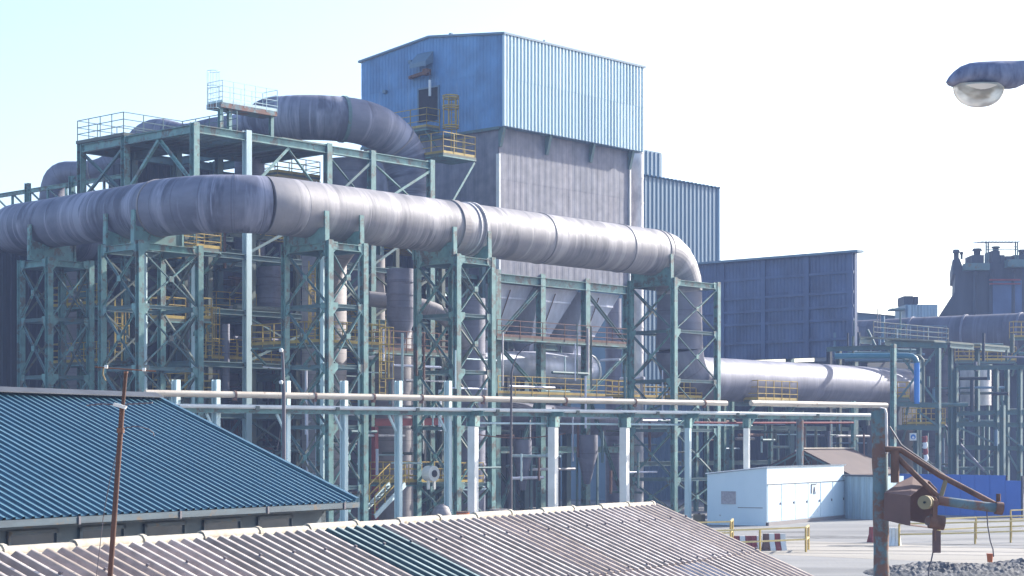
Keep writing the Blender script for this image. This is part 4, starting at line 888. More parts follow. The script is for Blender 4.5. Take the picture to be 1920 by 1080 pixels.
for px, y0, y1, r_ in ((1793, 468, 487, .26), (1832, 466, 479, .35), (1867, 462, 472, .3), (1803, 472, 486, .12), (1916, 468, 480, .3)):
    a = P(px, y1, Y+1); b = P(px, y0, Y+1); t.part('vent_pipe', MB().tube([a, a*.35+b*.65, a*.34+b*.66, b], [r_, r_, r_*1.5, r_*1.2], 10), 'dark_clad')
for px in (1828, 1858, 1900): a = P(px, 600, Y-.2); t.part('pilaster', MB().bar(P(px, 700, Y-.25), P(px, 507, Y-.25), .35, .3), 'dark_clad')
t = Thing('canopy', 'small corrugated canopy on thin posts on top of the furnace tower', 'canopy', P(1876, 494, Y))
pc = P(1840, 454, Y-1); mb = MB(); corrugated(mb, pc, Vector((1, 0, 0)), Vector((0, 1, .08)), (1915-1840)/F*Y, (0, 4), .33, .1, UP, 'sine'); t.part('roof_sheet', mb, 'slate_clad')
for px in (1849, 1853, 1904, 1908): t.part('post', MB().bar(P(px, 495, Y), P(px, 453, Y), .12, .12), 'teal_far')
for py in (463, 468): t.part('rail', MB().bar(P(1849, py, Y), P(1908, py, Y), .08, .08), 'teal_far')
t = Thing('ribbed_cabin', 'small pale ribbed cabin on the skyline left of the furnace tower', 'cabin', PZ(1727, 180, 0))
Yc = 180; a = P(1702, 612, Yc); b = P(1757, 572, Yc); mb = MB(); corrugated(mb, a, Vector((1, 0, 0)), UP, b.x-a.x, (0, b.z-a.z), .3, .1, Vector((0, -1, 0))); t.part('front_wall', mb, 'shed_stained')
def bx(t, name, px0, px1, py0, py1, Y0, d, mat):
    a = P(px0, py1, Y0); b = P(px1, py0, Y0); return t.part(name, MB().hexa([a, Vector((b.x, a.y, a.z)), Vector((b.x, a.y+d, a.z)), Vector((a.x, a.y+d, a.z)), Vector((a.x, a.y, b.z)), b, Vector((b.x, a.y+d, b.z)), Vector((a.x, a.y+d, b.z))]), mat)
bx(t, 'rear_block', 1698, 1758, 571, 700, Yc+.15, 5, 'slate_clad'); bx(t, 'roof_box', 1695, 1712, 555, 571, Yc+1, 3, 'dark_clad'); bx(t, 'roof_box', 1714, 1722, 556, 570, Yc+1, 2, 'dark_clad'); bx(t, 'awning', 1672, 1697, 578, 581, Yc, 2, 'teal_far')
# big background duct
t = Thing('background_duct', 'broad dull horizontal duct crossing the right background below the furnace tower', 'duct', PZ(1780, 168, 0))
a = P(1596, 636, 172); b = P(2000, 622, 162); n_ = 10
t.part('duct_shell', MB().tube([a+(b-a)*i/n_ for i in range(n_+1)], [1.7, 1.72, 1.74]+[1.78]*(n_-2), 36), 'duct_dim')
for f in (.3, .55, .8): q = a+(b-a)*f; d = (b-a).normalized(); t.part('ring', MB().tube([q-d*.1, q+d*.1], 1.86, 36, smooth=False), 'duct_old')
vessel(1752, 66, 668, 1000, 150, 'duct_dim', 'wide dull upright duct behind the bright blue pipe', 'duct', 'upright_duct')
t = Thing('lattice_tower', 'thin lattice aerials rising above the pipes between the navy wall and the cabin', 'mast', PZ(1650, 170, 0))
for px, y0 in ((1645, 578), (1650, 582), (1658, 590)): t.part('rod', MB().bar(P(px, 640, 168), P(px, y0, 168), .06, .06), 'wire')
# conveyor gallery
t = Thing('conveyor', 'faint conveyor gallery sloping behind the navy wall towards the cabin', 'conveyor', PZ(1650, 200, 0))
a = P(1595, 595, 200); b = P(1710, 605, 200); t.part('gallery', MB().ibeam(a, b, 1.2, 1.1), 'slate_clad'); t.part('trestle', MB().bar(Vector((a.x+3, a.y, 0)), a+Vector((3, 0, 0)), .4, .4), 'slate_clad')
# steel frame right
pf = Thing('plant_frame', 'dim teal steel frame with landings filling the right background', 'steel frame', PZ(1800, 140, 0))
for px, y0, Y_, m_ in ((1675, 645, 128, 'teal'), (1759, 650, 134, 'teal_far'), (1792, 690, 140, 'teal_far'), (1868, 690, 140, 'teal_far'), (1888, 690, 142, 'teal_far'), (1912, 690, 140, 'teal_far'), (1718, 800, 136, 'teal_far'), (1880, 760, 138, 'teal_far'), (1555, 655, 138, 'dark_clad'), (1573, 650, 138, 'olive')):
    pf.part('column', MB().ibeam(PZ(px, Y_, 0), P(px, y0, Y_), .32, .32), m_)
for px0, px1, y0, y1, Y_ in ((1676, 1775, 646, 648, 130), (1676, 1760, 757, 760, 130), (1792, 1920, 775, 773, 140), (1792, 1920, 795, 797, 140), (1792, 1950, 838, 842, 140), (1640, 1760, 800, 803, 133), (1550, 1680, 655, 650, 136), (1792, 1950, 690, 688, 140)):
    pf.part('beam', MB().ibeam(P(px0, y0, Y_), P(px1, y1, Y_), .3, .34), 'teal_far')
for q in ((1680, 655, 1756, 755, 131), (1756, 655, 1680, 755, 131), (1868, 700, 1888, 800, 141), (1795, 800, 1880, 838, 139), (1865, 800, 1920, 840, 139), (1795, 845, 1868, 900, 140), (1868, 845, 1795, 900, 140), (1890, 850, 1920, 900, 140), (1720, 770, 1760, 800, 133)):
    pf.part('brace', MB().bar(P(q[0], q[1], q[4]), P(q[2], q[3], q[4]+.1), .14, .14), 'teal_far')
rn = random.Random(11)
for i in range(95):
    px = rn.uniform(1560, 1940); Y_ = rn.uniform(136, 150); py = rn.uniform(640, 885) if px > 1770 else rn.uniform(640, 680) if px < 1700 else rn.uniform(690, 885); p = P(px, py, Y_); k = rn.random()
    q = p+UP*rn.uniform(.6, 2.4) if k < .45 else p+Vector((rn.uniform(1, 4), rn.uniform(-1, 1), 0)) if k < .9 else p+Vector((rn.uniform(-2, 2), 0, rn.uniform(1, 2)))
    pf.part('conduit', MB().tube([p, q], rn.uniform(.05, .16), 7), rn.choice(['teal_far', 'slate_clad', 'dark_clad', 'duct_old', 'olive', 'teal_far']))
wk('walkway', 'long yellow-railed walkway on the far right below the background duct', 1797, 1905, 675, 150, Vector((1, .12, 0)).normalized(), 1.2, Vector((0, 1, 0)), h=1.1, back=True, mat='teal_far')
wk('walkway', 'dull blue-railed platform standing before the background duct', 1672, 1775, 640, 140, Vector((1, .2, 0)).normalized(), 1.6, Vector((0, 1, 0)), h=1.2, back=True, rmat='slate_clad')
wk('walkway', 'yellow-railed platform below the bright blue pipe', 1700, 1772, 795, 134, Vector((1, .2, 0)).normalized(), 1.4, Vector((0, 1, 0)), h=1.15, back=True, mat='teal_far', sp=.8)
wk('walkway', 'short yellow railed landing hung left of the blue pipe', 1683, 1705, 745, 132, Vector((1, .2, 0)).normalized(), 1.0, Vector((0, 1, 0)), h=1.1, back=True, mat='teal_far', sp=.6)
wk('walkway', 'yellow railed landing at the far right edge high above the walkway', 1900, 1945, 632, 152, Vector((1, 0, 0)), 1.2, Vector((0, 1, 0)), h=1.3, back=True, mat='teal_far')
t = Thing('tank', 'pale streaked upright tank in the right background frame', 'tank', PZ(1829, 146, 0)); c0 = P(1829, 760, 146)
t.part('shell', MB().tube([c0, P(1829, 735, 146), P(1829, 710, 146), P(1829, 687, 146)], 1.2, 32), 'stack'); t.part('lid', MB().tube([P(1829, 687, 146), P(1829, 684, 146)], 1.28, 32), 'teal_far')
for s in (-1, 1): t.part('leg', MB().bar(Vector((c0.x+s, c0.y, 0)), c0+Vector((s, 0, .1)), .2, .2), 'teal_far')
t = Thing('bent_pipe', 'bright blue pipe elbowing down beside a thin green one on the right', 'pipe', PZ(1718, 130, 0))
pts = [(1565, 668), (1640, 667), (1700, 667), (1710, 668), (1716, 672), (1719, 680)]
t.part('level_run', MB().tube([P(a, b, 130) for a, b in pts], .2, 14), 'pipe_teal'); t.part('drop', MB().tube([P(1719, 680, 130), P(1719, 757, 130)], .2, 14), 'pipe_blue')
t = Thing('bent_pipe', 'thin green pipe bending down just right of the bright blue pipe', 'pipe', PZ(1731, 131, 0))
t.part('pipe', MB().tube([P(a, b, 131) for a, b in ((1716, 668), (1724, 668), (1730, 675), (1731, 690), (1731, 756))], .12, 10), 'olive')
# far dark mass
bd6 = Thing('process_building', 'dim dark plant building closing off the right background', 'building', PZ(1800, 200, 0))
a = PZ(1560, 205, 0); mb = MB(); L9 = PZ(2120, 180, 0)-a; corrugated(mb, a, L9.normalized(), UP, L9.length, (0, zat(612, 195)), 1.2, .15, Vector((0, -1, 0))); bd6.part('wall', mb, 'dark_clad')
nb_ = L9.normalized(); bd6.part('rear_block', MB().hexa([p+UP*z for z in (0, zat(614, 195)) for p in (a+Vector((0, .3, 0)), a+L9+Vector((0, .3, 0)), a+L9+Vector((0, 12, 0)), a+Vector((0, 12, 0)))]), 'dark_clad')
t = Thing('sign', 'small blue and white round-symbol sign on the right background frame', 'sign', P(1712, 830, 131))
bb_ = MB(); c0 = P(1712, 819, 131); t.part('board', MB().obox(c0, Vector((.24, 0, 0)), Vector((0, .02, 0)), UP*.26), 'white')
t.part('blue_disc', MB().tube([c0-Vector((0, .03, 0)), c0-Vector((0, .045, 0))], .18, 20, smooth=False), 'signblue'); t.part('white_figure', MB().tube([c0-Vector((0, .047, .05)), c0-Vector((0, .06, .05))], .08, 12, smooth=False), 'white')
t = Thing('windsock', 'drooping red and white striped windsock hanging in the right background', 'windsock', P(1733, 862, 127))
c0 = P(1733, 818, 127)
for i in range(4):
    a = c0-UP*(i*.42); t.part('stripe', MB().tube([a+Vector((.03*i, 0, 0)), a-UP*.21+Vector((.05+.03*i, 0, 0)), a-UP*.42+Vector((.03*i-.02, 0, 0))], [.2-.02*i, .17, .19-.02*i], 10), 'red' if i % 2 == 0 else 'white')
t.part('pole', MB().bar(PZ(1740, 127.2, 0), P(1740, 812, 127.2), .06, .06), 'teal_far')

# ============================================================ YARD: SHEDS, HOARDING, RAILS, BARRIERS
N = PZ(1438, 104.5, 0); SA = R(30); SU = Vector((math.sin(SA), math.cos(SA), 0)); SV = Vector((-math.cos(SA), math.sin(SA), 0))
ls = tat(N, SU, 1582); lv_ = tat(N, SV, 1326); z0s, z1s, z2s, zb_s = 3.26, 3.28, 2.85, .18
s = Thing('shed', 'pale blue flat-roofed metal shed with panel doors standing in the yard', 'shed', N+SU*ls/2+SV*lv_/2)
c0, c1, c2, c3 = N, N+SU*ls, N+SU*ls+SV*lv_, N+SV*lv_
s.part('front_wall', MB().hexa([c0+UP*.2, c1+UP*.2, c1+SV*.08+UP*.2, c0+SV*.08+UP*.2, c0+UP*z0s, c1+UP*z1s, c1+SV*.08+UP*z1s, c0+SV*.08+UP*z0s]), 'shed')
s.part('side_wall', MB().hexa([c0+SV*.085-SU*.0, c0+SV*.085+SU*.08, c3+SU*.08, c3, c0+SV*.085+UP*(z0s-.01), c0+SV*.085+SU*.08+UP*(z0s-.01), c3+SU*.08+UP*z2s, c3+UP*z2s]), 'shed_side' if 'shed_side' in M else 'shed')
s.part('rear_wall', MB().hexa([c3+SU*.08, c2, c2-SV*.08, c3-SV*.08+SU*.08, c3+SU*.08+UP*z2s, c2+UP*z2s, c2-SV*.08+UP*z2s, c3-SV*.08+SU*.08+UP*z2s]), 'shed_stained')
mb = MB(); e = .12; corrugated(mb, c0-SU*e-SV*e+UP*(z0s+.02), SU, (SV*(lv_+2*e)+UP*(z2s-z0s)).normalized(), ls+2*e, (0, lv_+2*e), .25, .06, UP, 'sine'); s.part('roof', mb, 'white')
s.part('plinth', MB().obox(N+SU*ls/2-SV*.06+UP*.1, SU*ls/2, SV*.05, UP*.1), 'duct_tan')
nz_ = -SV; nd = 6
for i in range(nd):
    a = N+SU*(ls*(i+.06)/nd); b = N+SU*(ls*(i+1-.02)/nd)
    d = s.part('door', MB().hexa([a-SV*.03+UP*.25, b-SV*.03+UP*.25, b+UP*.25-SV*.002, a+UP*.25-SV*.002, a-SV*.03+UP*2.28, b-SV*.03+UP*2.28, b+UP*2.28-SV*.002, a+UP*2.28-SV*.002]), 'shed')
    q = b-SU*.15-SV*.06+UP*1.2; s.part('door_handle', MB().obox(q, SU*.04, SV*.02, UP*.07), 'wire', d)
    
mb = MB(); mb.obox(N+SU*ls/2-SV*.045+UP*2.32, SU*ls/2, SV*.02, UP*.02); s.part('lintel_trim', mb, 'wire')
q = N+SU*ls*.58-SV*.06+UP*1.95
mb = MB(); mb.bar(q-SU*.45+UP*.25, q+SU*.4+UP*.25, .03, .05); mb.bar(q-SU*.45+UP*.25, q-SU*.45-UP*.3, .03, .05); mb.bar(q-SU*.1-UP*.35, q+SU*.05+UP*.1, .03, .05); mb.bar(q+SU*.05+UP*.1, q+SU*.2-UP*.35, .03, .05); mb.bar(q-SU*.03-UP*.15, q+SU*.13-UP*.15, .03, .05); s.part('painted_mark', mb, 'wire')
wv = tat(N, SV, 1402-22); wv2 = tat(N, SV, 1353)
s.part('shutter', MB().obox(N+SV*(wv+wv2)/2-SU*.03+UP*1.55, SU*.03, SV*(wv2-wv)/2, UP*.36), 'roof_grey')
s.part('door_outline', MB().obox(N+SV*1.0-SU*.02+UP*1.0, SU*.015, SV*.75, UP*.015), 'wire')
# neighbour shed that juts forward and shades it
q0 = c1+SU*.05; q1 = PZ(1645, 112.5, 0); wd = (q1-q0); 
s = Thing('shed', 'lower streaked ribbed shed adjoining the pale blue one on its right', 'shed', (q0+q1)/2)
mb = MB(); corrugated(mb, q0+UP*.0, wd.normalized(), UP, wd.length, (0, 2.62), .5, .06, Vector((-wd.y, wd.x, 0)).normalized()*-1); s.part('front_wall', mb, 'shed_stained')
s.part('rear_block', MB().hexa([q0+SU*.1, q1+SU*.1, q1+SU*5, q0+SU*5]+[p+UP*2.58 for p in (q0+SU*.1, q1+SU*.1, q1+SU*5, q0+SU*5)]), 'shed_stained')
s.part('eave', MB().bar(q0+UP*2.66-SU*.1, q1+UP*2.66-SU*.1, .3, .1), 'dark_clad')
# brown truss roof
A = P(1502, 844, 118.5); TA = R(120); TX = Vector((math.sin(TA), math.cos(TA), 0)); TY = SU
s = Thing('truss_shelter', 'open shelter with a dusty brown gable roof on pale trusses behind the sheds', 'shelter', Vector((A.x, A.y, 0))+SU*3)
hw, hr, ln = 3.3, 1.6, 9.5
for sg in (1, -1):
    e0 = A+TX*hw*sg-UP*hr
    s.part('roof_slope', MB().hexa([A, A+TY*ln, e0+TY*ln, e0, A+UP*.08, A+TY*ln+UP*.08, e0+TY*ln+UP*.08, e0+UP*.08]), 'brown_roof_sheet')
s.part('ridge_cap', MB().obox(A+TY*ln/2+UP*.12, TX*.18, TY*ln/2, UP*.03), 'ridge')
for k in (0.05, 4.7, 9.3):
    o = A+TY*k-UP*.1; l, r_ = o-TX*hw-UP*hr, o+TX*hw-UP*hr; mb = MB()
    for p, q in ((l, r_), (l, o), (o, r_)): mb.bar(p, q, .08, .1)
    for i in range(1, 6):
        f = i/6; bt = l+(r_-l)*f; tp = (l+(o-l)*f*2) if f <= .5 else (o+(r_-o)*(f*2-1)); mb.bar(bt, tp, .05, .05)
        nx_ = o if i in (2, 3, 4) else tp; mb.bar(bt, nx_, .05, .05) if i != 3 else None
    s.part('truss', mb, 'teal_far')
    for p in (l, r_): s.part('post', MB().bar(Vector((p.x, p.y, 0)), p, .15, .15), 'teal_far')
# blue hoarding
a, b = PZ(1668, 124, 0), PZ(1914, 116, 0); d = (b-a).normalized(); nn = Vector((-d.y, d.x, 0))
t = Thing('hoarding', 'long bright blue hoarding across the back of the yard', 'hoarding', (a+b)/2); L9 = (b-a).length; npan = 9
for i in range(npan):
    p = a+d*L9*i/npan; q = a+d*(L9*(i+1)/npan-.03); zt9 = 2.62 if i < 8 else 2.3
    t.part('panel', MB().hexa([p, q, q+nn*.08, p+nn*.08]+[k_+UP*zt9 for k_ in (p, q, q+nn*.08, p+nn*.08)]), 'hoard')
for i in range(npan+1): p = a+d*L9*i/npan+nn*.15; t.part('post', MB().bar(p, p+UP*2.6, .12, .12), 'dark_clad')
# guard rails
def guard(label, pts, h=1.05, rails=(1.0, .52), sp=2.2, group='yellow yard guard rails'):
    t = Thing('guard_rail', label, 'railing', sum(pts, Vector())/len(pts), group)
    for p, q in zip(pts[:-1], pts[1:]):
        for k in rails: t.part('rail', MB().bar(p+UP*h*k, q+UP*h*k, .07, .07), 'rail_pale')
        L8 = (q-p).length; n8 = max(1, round(L8/sp))
        for i in range(n8+(1 if q is pts[-1] else 0)):
            r_ = p+(q-p)*i/n8; t.part('post', MB().bar(r_, r_+UP*h*.98, .07, .07), 'yellow')
M['rail_pale'] = surf('pale_yellow_rail_paint', (.62, .50, .22), (.45, .35, .14), .5, rust=RUST, rust_amt=.1)  # paler yellow for the horizontal bars
guard('yellow guard rail with a squared end nearest the brown roof', [PZ(1330, 76, 0), PZ(1425, 77.5, 0), PZ(1511, 79.2, 0), PZ(1516, 81, 0)])
guard('short yellow guard rail half hidden behind the brown roof verge', [PZ(1300, 84, 0), PZ(1370, 85, 0), PZ(1374, 88, 0)])
guard('front yellow guard rail across the right of the yard', [PZ(1686, 84, 0), PZ(1760, 84.6, 0), PZ(1960, 88, 0)], 1.0)
guard('rear yellow guard rail across the right of the yard', [PZ(1758, 88, 0), PZ(1830, 90, 0), PZ(1960, 93, 0)], 1.05)
guard('distant yellow guard rail close to the blue hoarding', [PZ(1895, 101, 0), PZ(1960, 103, 0)], 1.0)
def barrier(label, px, Y, ang, cols, L=1.0, h=.85):
    p = PZ(px, Y, 0); d = Vector((math.cos(R(ang)), math.sin(R(ang)), 0)); n = Vector((-d.y, d.x, 0))
    t = Thing('traffic_barrier', label, 'barrier', p, 'red and white yard barriers')
    for i, cc in enumerate(cols):
        a = p+d*(i*L*1.0); prof = [(-.28, 0), (.28, 0), (.24, .12), (.1, .38), (.07, h), (-.07, h), (-.1, .38), (-.24, .12)]
        t.part('block', MB().prism([a+n*x+UP*z for x, z in prof], d*(L-.02)), cc)
barrier('red and white barrier with black edge standing by the guard rail corner', 1431, 80.5, 10, ['rust', 'white', 'red', 'white'], .25, .72)
barrier('red and white barrier partly behind the brown roof verge', 1376, 81, 5, ['red', 'white', 'red', 'red', 'white'], .25, .6)
barrier('small red barrier left of the rusty post', 1631, 87, 20, ['red', 'red'], .2, .72)
barrier('white barrier right of the rusty post', 1666, 84.5, -25, ['white', 'white', 'white'], .18, .8)
for i, (px, Y, lab) in enumerate(((1311, 108.5, 'yellow block furthest left beside the shed side wall'), (1346, 109.5, 'yellow block at the foot of the shed side wall, behind another'), (1361, 106.5, 'yellow block standing forward of the shed side wall'), (1394, 107.5, 'yellow block nearest the shed front corner'))):
    p = PZ(px, Y, 0); t = Thing('concrete_block', lab, 'block', p, 'yellow blocks by the shed')
    t.part('block', MB().prism([p+SU*.28*a+SV*.28*b for a, b in ((-1, -.8), (-.8, -1), (.8, -1), (1, -.8), (1, .8), (.8, 1), (-.8, 1), (-1, .8))], UP*.5), 'timber'); t.part('lifting_eye', MB().tube([p+UP*.5, p+UP*.56], .07, 8), 'rust')
c0 = PZ(1856, 67, .35); t = Thing('bucket', 'small orange bucket sitting on the grey rubble', 'bucket', c0); t.part('body', MB().tube([c0, c0+UP*.3], [.09, .12], 14), 'orange'); t.part('rim', MB().tube([c0+UP*.28, c0+UP*.31], .13, 14), 'orange')

# ============================================================ BLUE-ROOFED BUILDING (left, near)
zE_ = ZC-1.37; m_ = .42; cE = PZ(660, 45.7, zE_); eL = 30; rise = 6.06
s = Thing('blue_roofed_building', 'low building with a dark blue ribbed roof at the lower left', 'building', cE-QU*12+QV*3-UP*zE_)
sl = math.sqrt(1+m_*m_); run = (QV+UP*m_)/sl; nr = (UP-QV*m_).normalized()
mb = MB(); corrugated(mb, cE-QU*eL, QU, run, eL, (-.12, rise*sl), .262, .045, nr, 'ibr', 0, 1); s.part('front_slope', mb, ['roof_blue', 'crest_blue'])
mb = MB(); ridge = cE+run*rise*sl; run2 = (QV-UP*m_)/sl; corrugated(mb, ridge-QU*eL, QU, run2, eL, (0, rise*sl), .262, .045, (UP+QV*m_).normalized(), 'ibr'); s.part('rear_slope', mb, 'roof_blue')
s.part('ridge_cap', MB().prism([ridge-QU*eL+UP*.13, ridge-QU*eL-QV*.28+UP*.02, ridge-QU*eL-QV*.28+UP*.045, ridge-QU*eL+UP*.16, ridge-QU*eL+QV*.28+UP*.045, ridge-QU*eL+QV*.28+UP*.02], QU*(eL+.05)), 'dark_clad')
s.part('verge_trim', MB().bar(cE+run*(-.1)+QU*.06+nr*.03, cE+run*rise*sl+QU*.06+nr*.03, .14, .12), 'roof_blue')
s.part('gutter', MB().prism([cE-QU*eL-QV*.02+UP*(-.06), cE-QU*eL-QV*.16+UP*(-.06), cE-QU*eL-QV*.16+UP*(-.19), cE-QU*eL-QV*.02+UP*(-.19)], QU*(eL+.1)), 'fascia')
s.part('fascia_board', MB().obox(cE-QU*eL/2+QV*.05-UP*.15, QU*(eL/2+.02), QV*.03, UP*.09), 'fascia')
for k in range(0, 9): q = cE-QU*(.6+k*3.2)-QV*.17-UP*.13; s.part('gutter_bracket', MB().obox(q, QU*.03, QV*.015, UP*.08), 'wire')
w0 = cE+QV*.5-UP*zE_
s.part('front_wall', MB().hexa([w0-QU*eL, w0-QU*.4, w0-QU*.4+QV*.2, w0-QU*eL+QV*.2]+[p+UP*(zE_-.1) for p in (w0-QU*eL, w0-QU*.4, w0-QU*.4+QV*.2, w0-QU*eL+QV*.2)]), 'wall_grey')
gw = w0-QU*.4; s.part('gable_wall', MB().prism([gw, gw+QV*11, gw+QV*11+UP*(zE_-.1), gw+QV*5.5+UP*(zE_+2.1), gw+UP*(zE_-.1)], -QU*.2), 'wall_grey')
s.part('rear_wall', MB().hexa([w0+QV*10.8-QU*eL, w0+QV*10.8-QU*.6, w0+QV*11-QU*.6, w0+QV*11-QU*eL]+[p+UP*(zE_-.1) for p in (w0+QV*10.8-QU*eL, w0+QV*10.8-QU*.6, w0+QV*11-QU*.6, w0+QV*11-QU*eL)]), 'wall_grey')
for k in range(9):
    wz = zE_-.36; a = w0-QU*(2.6+k*2.05)-QV*.03+UP*(wz-.5); f = MB()
    for o_, hx, hz in ((QU*.68, QU*.04, UP*.55), (-QU*.68, QU*.04, UP*.55), (UP*.51, QU*.72, UP*.04), (-UP*.51, QU*.72, UP*.04)): f.obox(a+o_, hx, QV*.03, hz)
    wnd = s.part('window', f, 'fascia'); s.part('pane', MB().obox(a+QV*.015, QU*.64, QV*.008, UP*.47), 'glass', wnd)
# ============================================================ BROWN-ROOFED BUILDING (nearest)
RE = PZ(1220, 26, ZC-.90); BA = R(27.4); BU = Vector((math.sin(BA), math.cos(BA), 0)); BV = Vector((math.cos(BA), -math.sin(BA), 0))
mB = .407; sB = math.sqrt(1+mB*mB); dn_ = (BV-UP*mB)/sB; up_ = (-BV-UP*mB)/sB; nB = (UP+BV*mB).normalized()
bL = 18.5; pit = .177
s = Thing('brown_roofed_building', 'nearest low building with a corrugated brown fibre-cement roof and cream ridge tiles', 'building', RE-BU*9-UP*RE.z+BV*2)

rn = random.Random(21); ncol = int(bL/(pit*6))+1; rows = [(.10, 1.72), (1.6, 3.22), (3.1, 4.72), (4.6, 6.3), (6.15, 8.0)]
def ridge_s(px): return -tat(RE, BU, px)
sA, sBk = ridge_s(718), ridge_s(652)
mats = ['roof_brown', 'roof_brown2', 'roof_dark', 'roof_grey', 'crest', 'crest_dark', 'roof_brown3', 'crest_lit_dull']
mb = MB()
for ci in range(ncol):
    s0_, s1_ = ci*pit*6, min(bL, (ci+1)*pit*6); mid = (s0_+s1_)/2
    for ri, (r0, r1) in enumerate(rows):
        mi = rn.choice([0, 0, 0, 1, 1, 6])
        if s0_ <= (sA+sBk)/2 < s1_: mi = 2
        if mid > sBk+.2 and mid < sBk+1.25 and ri >= 0: mi = 3 if False else mi
        lift = .012*(len(rows)-ri)+rn.uniform(0, .004)
        jj = rn.uniform(-.05, .05) if ri else 0
        if ri in (1, 2) and 2.2 < mid < 6.2 and mi != 2 and (ri == 2 or mid < 4.4) and rn.random() < .75: mi = 3
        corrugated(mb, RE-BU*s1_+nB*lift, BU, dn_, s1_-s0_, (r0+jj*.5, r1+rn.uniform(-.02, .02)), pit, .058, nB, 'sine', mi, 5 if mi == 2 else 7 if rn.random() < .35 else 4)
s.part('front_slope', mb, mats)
mb = MB(); corrugated(mb, RE-BU*bL, BU, up_, bL, (.1, 4.0), pit, .058, (UP-BV*mB).normalized(), 'sine'); s.part('rear_slope', mb, 'roof_brown')
# bolts
mb = MB()
for r0 in (.5, 1.6, 3.12, 4.65):
    for i in range(0, int(bL/pit), 3):
        q = RE-BU*(i*pit+pit/2)+dn_*(r0+.06)+nB*(.058+.06); mb.obox(q, BU*.012, dn_*.012, nB*.02)
s.part('roof_bolts', mb, 'wire')['kind'] = 'stuff'
# ridge tiles
segl = .86; k = 0; x = -.06
mb = MB(); mb2 = MB(); nseg = int(bL/segl)+1
for i in range(nseg):
    a = RE-BU*(x+i*segl)+UP*.075; b = RE-BU*(x+(i+1)*segl+.05)+UP*.075; lift = .015*(i % 2)
    # roll
    mb.tube([a+UP*(lift-.03), b+UP*(lift-.03)], [.05, .055], 10); mb.tube([a+UP*(lift-.03), a+UP*(lift-.03)-BU*.05], [.062, .062], 10)
    for sg, dr, nn_ in ((1, dn_, nB), (-1, up_, (UP-BV*mB).normalized())):
        ncor = int(segl/pit)+1; pts = []
        w_ = .30+.015*rn.random()
        corrugated(mb2, b+UP*lift-UP*.02, BU, dr, segl+.03, (.0, w_*.72), segl+1, 0, nn_, 'trap')
        q0 = b+UP*lift-UP*.02
        # scalloped skirt following the ribs
        n3 = 30; vs2 = []
        for j in range(n3+1):
            t_ = (segl+.03)*j/n3; ss = (b-RE).dot(-BU)-t_; h_ = (.5-.5*math.cos(2*math.pi*ss/pit))
            vs2 += [q0+BU*t_+dr*w_*.70, q0+BU*t_+dr*w_-nn_*(.05*(1-h_)+.012)]
        mb2.add(vs2, [(2*j, 2*j+2, 2*j+3, 2*j+1) for j in range(n3)])
s.part('ridge_roll', mb, 'ridge'); s.part('ridge_skirt', mb2, 'ridge')
q = RE+BU*.0+dn_*4; s.part('verge_trim', MB().bar(RE+dn_*.1+BU*.04+nB*.03, RE+dn_*8+BU*.04+nB*.03, .05, .10), 'ridge')
g0_ = Vector((RE.x, RE.y, 0))-BU*.35
s.part('gable_wall', MB().prism([g0_+BV*7-UP*0, g0_-BV*3.6, g0_-BV*3.6+UP*(RE.z-3.6*mB-.12), g0_+UP*(RE.z-.15), g0_+BV*7+UP*(RE.z-7*mB-.15)], -BU*.2), 'wall_grey')
s.part('front_wall', MB().obox(g0_+BV*7-BU*9+UP*.5, BU*8.8, BV*.1, UP*.45), 'wall_grey')
s.part('rear_wall', MB().obox(g0_-BV*3.5-BU*9+UP*(RE.z-3.6*mB-.2)/2, BU*8.8, BV*.1, UP*(RE.z-3.6*mB-.2)/2), 'wall_grey')
# ============================================================ MASTS
def onroof(px, py):
    d = Vector(((px-960)/F, 1, (HY-py)/F)); o = Vector((0, 0, ZC)); return o+d*((RE-o).dot(nB)/d.dot(nB))
mp = onroof(202, 1120); Ym = mp.y
t = Thing('aerial_mast', 'thin rusty leaning mast with broken aerial arms rising from the near roof', 'mast', mp)
top = P(236, 697, Ym); mid1 = P(229, 765, Ym)
t.part('lower_pole', MB().tube([mp-UP*.1, mid1], .021, 12), 'mast_rust'); t.part('upper_pole', MB().tube([mid1-UP*.05, top], .015, 10), 'mast_rust')
t.part('clamp', MB().tube([P(226, 802, Ym), P(226, 812, Ym)], .03, 10), 'rust')
t.part('cross_arm', MB().tube([P(162, 760, Ym+.1), P(190, 757, Ym+.05), P(214, 759, Ym)], .006, 6), 'wire'); t.part('cross_arm', MB().tube([P(236, 758, Ym), P(286, 755, Ym-.1)], .006, 6), 'wire')
c_ = P(225, 761, Ym-.04); t.part('junction_box', MB().obox(c_, Vector((.046, 0, -.013)), Vector((0, .03, 0)), Vector((.006, 0, .012))), 'white')
t.part('upper_arm', MB().tube([P(178, 688, Ym), P(232, 692, Ym), P(292, 696, Ym)], .005, 6), 'rust')
for px, py in ((199, 688), (270, 693)): t.part('insulator', MB().tube([P(px-3, py, Ym-.01), P(px+3, py, Ym-.01)], [.012, .014], 10), 'white')
t.part('dangling_strip', MB().tube([P(194, 690, Ym), P(193, 702, Ym), P(198, 714, Ym)], .006, 6), 'timber')
t.part('side_arm', MB().tube([P(229, 803, Ym), P(255, 799, Ym), P(278, 804, Ym), P(287, 811, Ym), P(289, 818, Ym)], .004, 6), 'wire')
t.part('cable', MB().tube([P(228, 815, Ym), P(216, 860, Ym+.03), P(205, 905, Ym+.05), P(195, 960, Ym+.05), P(189, 1010, Ym+.05), P(181, 1080, Ym+.03), P(178, 1105, Ym)], .0035, 6), 'wire')
t.part('collar', MB().tube([top-UP*.012, top+UP*.003], .018, 10), 'rust')
